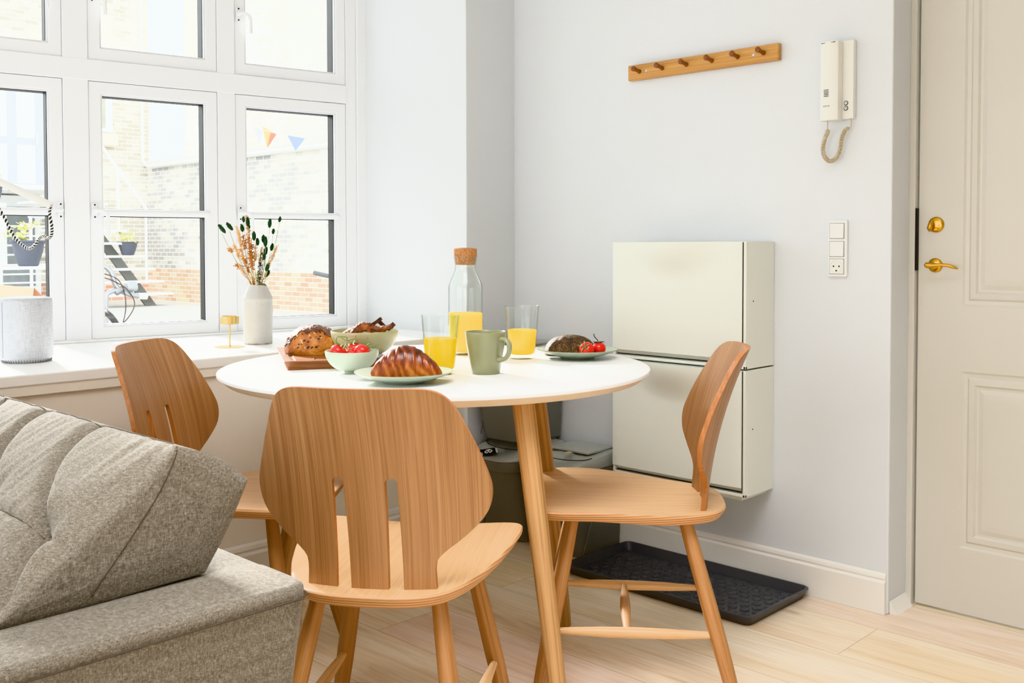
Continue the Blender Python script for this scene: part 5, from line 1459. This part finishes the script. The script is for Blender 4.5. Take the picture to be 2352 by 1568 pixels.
# bunting
def cloth(c):
    t = NT('pennant_cloth'); a = t.n('ShaderNodeBsdfTranslucent'); a.inputs[0].default_value = c; b = t.n('ShaderNodeBsdfDiffuse'); b.inputs[0].default_value = c
    m = t.n('ShaderNodeMixShader', i_0=.5); t.l(a.outputs[0], m.inputs[1]); t.l(b.outputs[0], m.inputs[2]); t.l(m.outputs[0], t.out.inputs[0]); return t.m
strs = thing('bunting', 'string of pale triangular pennants across the courtyard', 'bunting', (4.5, 8.5, 2.5))  # cloth colours mixed with white, putting the courtyard's overexposure into them
obj('string', tube([(-3.5, 7.7, 1.5), (-1.3, 0, .30), (-.35, 0, .05), (0, 0, -.01), (.40, 0, .0), (2.0, 0, .38)], .004, 5), MAT['label_white'], strs)
for nm, pts, c in (('pennant', [(-.40, .06), (-.26, .03), (-.32, -.16)], srgb(236, 238, 242)), ('pennant', [(-.27, .07), (-.08, .0), (-.21, -.19)], srgb(252, 240, 190)), ('pennant', [(-.16, .0), (-.08, -.01), (-.21, -.19)], srgb(250, 190, 160)), ('pennant', [(-.07, .0), (.09, -.01), (.0, -.18)], srgb(252, 252, 250)), ('pennant', [(.10, -.01), (.37, -.03), (.22, -.20)], srgb(206, 222, 242))):
    yo_ = -.02 if pts[0] == (-.16, .0) else 0.0
    bm = bmesh.new(); add_loft(bm, [[(x, yo_-.001, z) for x, z in pts], [(x, yo_+.001, z) for x, z in pts]]); obj(nm, bm, cloth(c), strs, smooth=False)
# horizontal grey tube on a post near the side wall
gb = thing('grey_tube', 'short horizontal grey tube on a post outside the right-hand pane', 'pipe', (3.5, 6.0, 0))
gm = plain('foam_grey', srgb(96, 98, 100), .8)
obj('tube', tube([(-.245, 0, .778), (.0, 0, .728)], .024, 12), gm, gb)
obj('post', tube([(.0, 0, 0), (.0, 0, .74)], .018, 10), gm, gb)
# parked bicycle seen over the sill
bk_ = thing('bicycle', 'silver bicycle parked outside, its handlebar and brake cables showing', 'bicycle', (-.15, 3.2, 0))
sm = plain('bicycle_alloy', srgb(150, 152, 156), .28, .85)
def bp(x, y, z): return (x+.15, y, z)
obj('handlebar', tube(catmull([bp(-.30, .10, .985), bp(-.235, .06, .965), bp(-.185, .02, .945), bp(-.146, 0, .905), bp(-.128, 0, .845), bp(-.100, 0, .800), bp(-.03, .0, .765), bp(.045, 0, .752)], 6), .0165, 14), sm, bk_)
obj('grip', tube([bp(.02, 0, .7545), bp(.075, .0, .750)], .019, 14), plain('pale_grip', srgb(210, 210, 208), .6), bk_)
obj('stem', tube(catmull([bp(-.105, 0, .800), bp(-.150, .0, .785), bp(-.178, 0, .755), bp(-.182, .0, .60), bp(-.190, .0, .52)], 5), .015, 12), sm, bk_)
obj('clamp', lathe([(0, -.03), (.02, -.028), (.024, 0), (.02, .028), (0, .03)], 20, M=Matrix.Translation(bp(-.098, 0, .793)) @ Matrix.Rotation(1.0, 4, 'Y')), plain('grey_clamp', srgb(120, 120, 122), .4, .5), bk_)
obj('headlight', lathe([(0, -.035), (.03, -.03), (.036, .0), (.03, .03), (0, .036)], 24, M=Matrix.Translation(bp(-.01, .03, .812)) @ Matrix.Rotation(1.4, 4, 'Y')), plain('lamp_grey', srgb(150, 154, 156), .3, .3), bk_)
for pts in ([(-.235, 0, .885), (-.15, -.02, .855), (-.06, -.02, .80), (-.012, -.02, .71), (-.06, -.02, .62), (-.13, 0, .56)], [(-.20, 0, .90), (-.115, -.02, .86), (-.075, -.02, .78), (-.068, -.02, .68), (-.09, -.02, .58)]):
    obj('brake_cable', tube(catmull([bp(*p) for p in pts], 6), .0035, 8), plain('cable_dark', srgb(66, 56, 54), .5), bk_)
bm = bmesh.new(); R_ = .335; cx, cz = bp(-.21, 0, 0)[0], .34
rings = []
for k in range(49):
    a = 2*PI*k/48; rings.append([(cx, (R_+.018*math.cos(b))*math.cos(a)+.0, cz+(R_+.018*math.cos(b))*math.sin(a)) if False else (cx+.018*math.sin(b), (R_+.018*math.cos(b))*math.cos(a), cz+(R_+.018*math.cos(b))*math.sin(a)) for b in [2*PI*m/8 for m in range(8)]])
add_loft(bm, rings, False, False); obj('wheel', bm, MAT['black'], bk_)
obj('fork', tube([bp(-.19, 0, .60), bp(-.21, -.0, .34)], .016, 10), sm, bk_)
# cardboard boxes by the window
card = plain('cardboard', srgb(222, 206, 178), .8, var=.06); card2 = plain('cardboard_flap', srgb(196, 150, 126), .8)
def carton(label, loc, sx, sy, sz, rz):
    t = thing('cardboard_box', label, 'box', loc, rz)
    obj('carton', box((-sx/2, -sy/2, 0), (sx/2, sy/2, sz)), card, t, smooth=False, bevel=.004)
    bm = bmesh.new(); add_loft(bm, [[(sx/2, -sy/2, sz), (sx/2, sy/2, sz), (sx/2+.004, sy/2, sz), (sx/2+.004, -sy/2, sz)], [(sx/2+.09, -sy/2, sz-.07), (sx/2+.09, sy/2, sz-.07), (sx/2+.094, sy/2, sz-.07), (sx/2+.094, -sy/2, sz-.07)]])
    obj('flap', bm, card2, t, smooth=False)
    return t
cbx = carton('opened cardboard box standing outside behind the speaker', (-1.04, 3.0, .03), .40, .35, .84, .05)
cbx.rotation_euler = (0, .13, .05)
carton('low cardboard box outside below the bicycle handlebar', (-.36, 2.52, 0), .27, .3, .634, -.06)
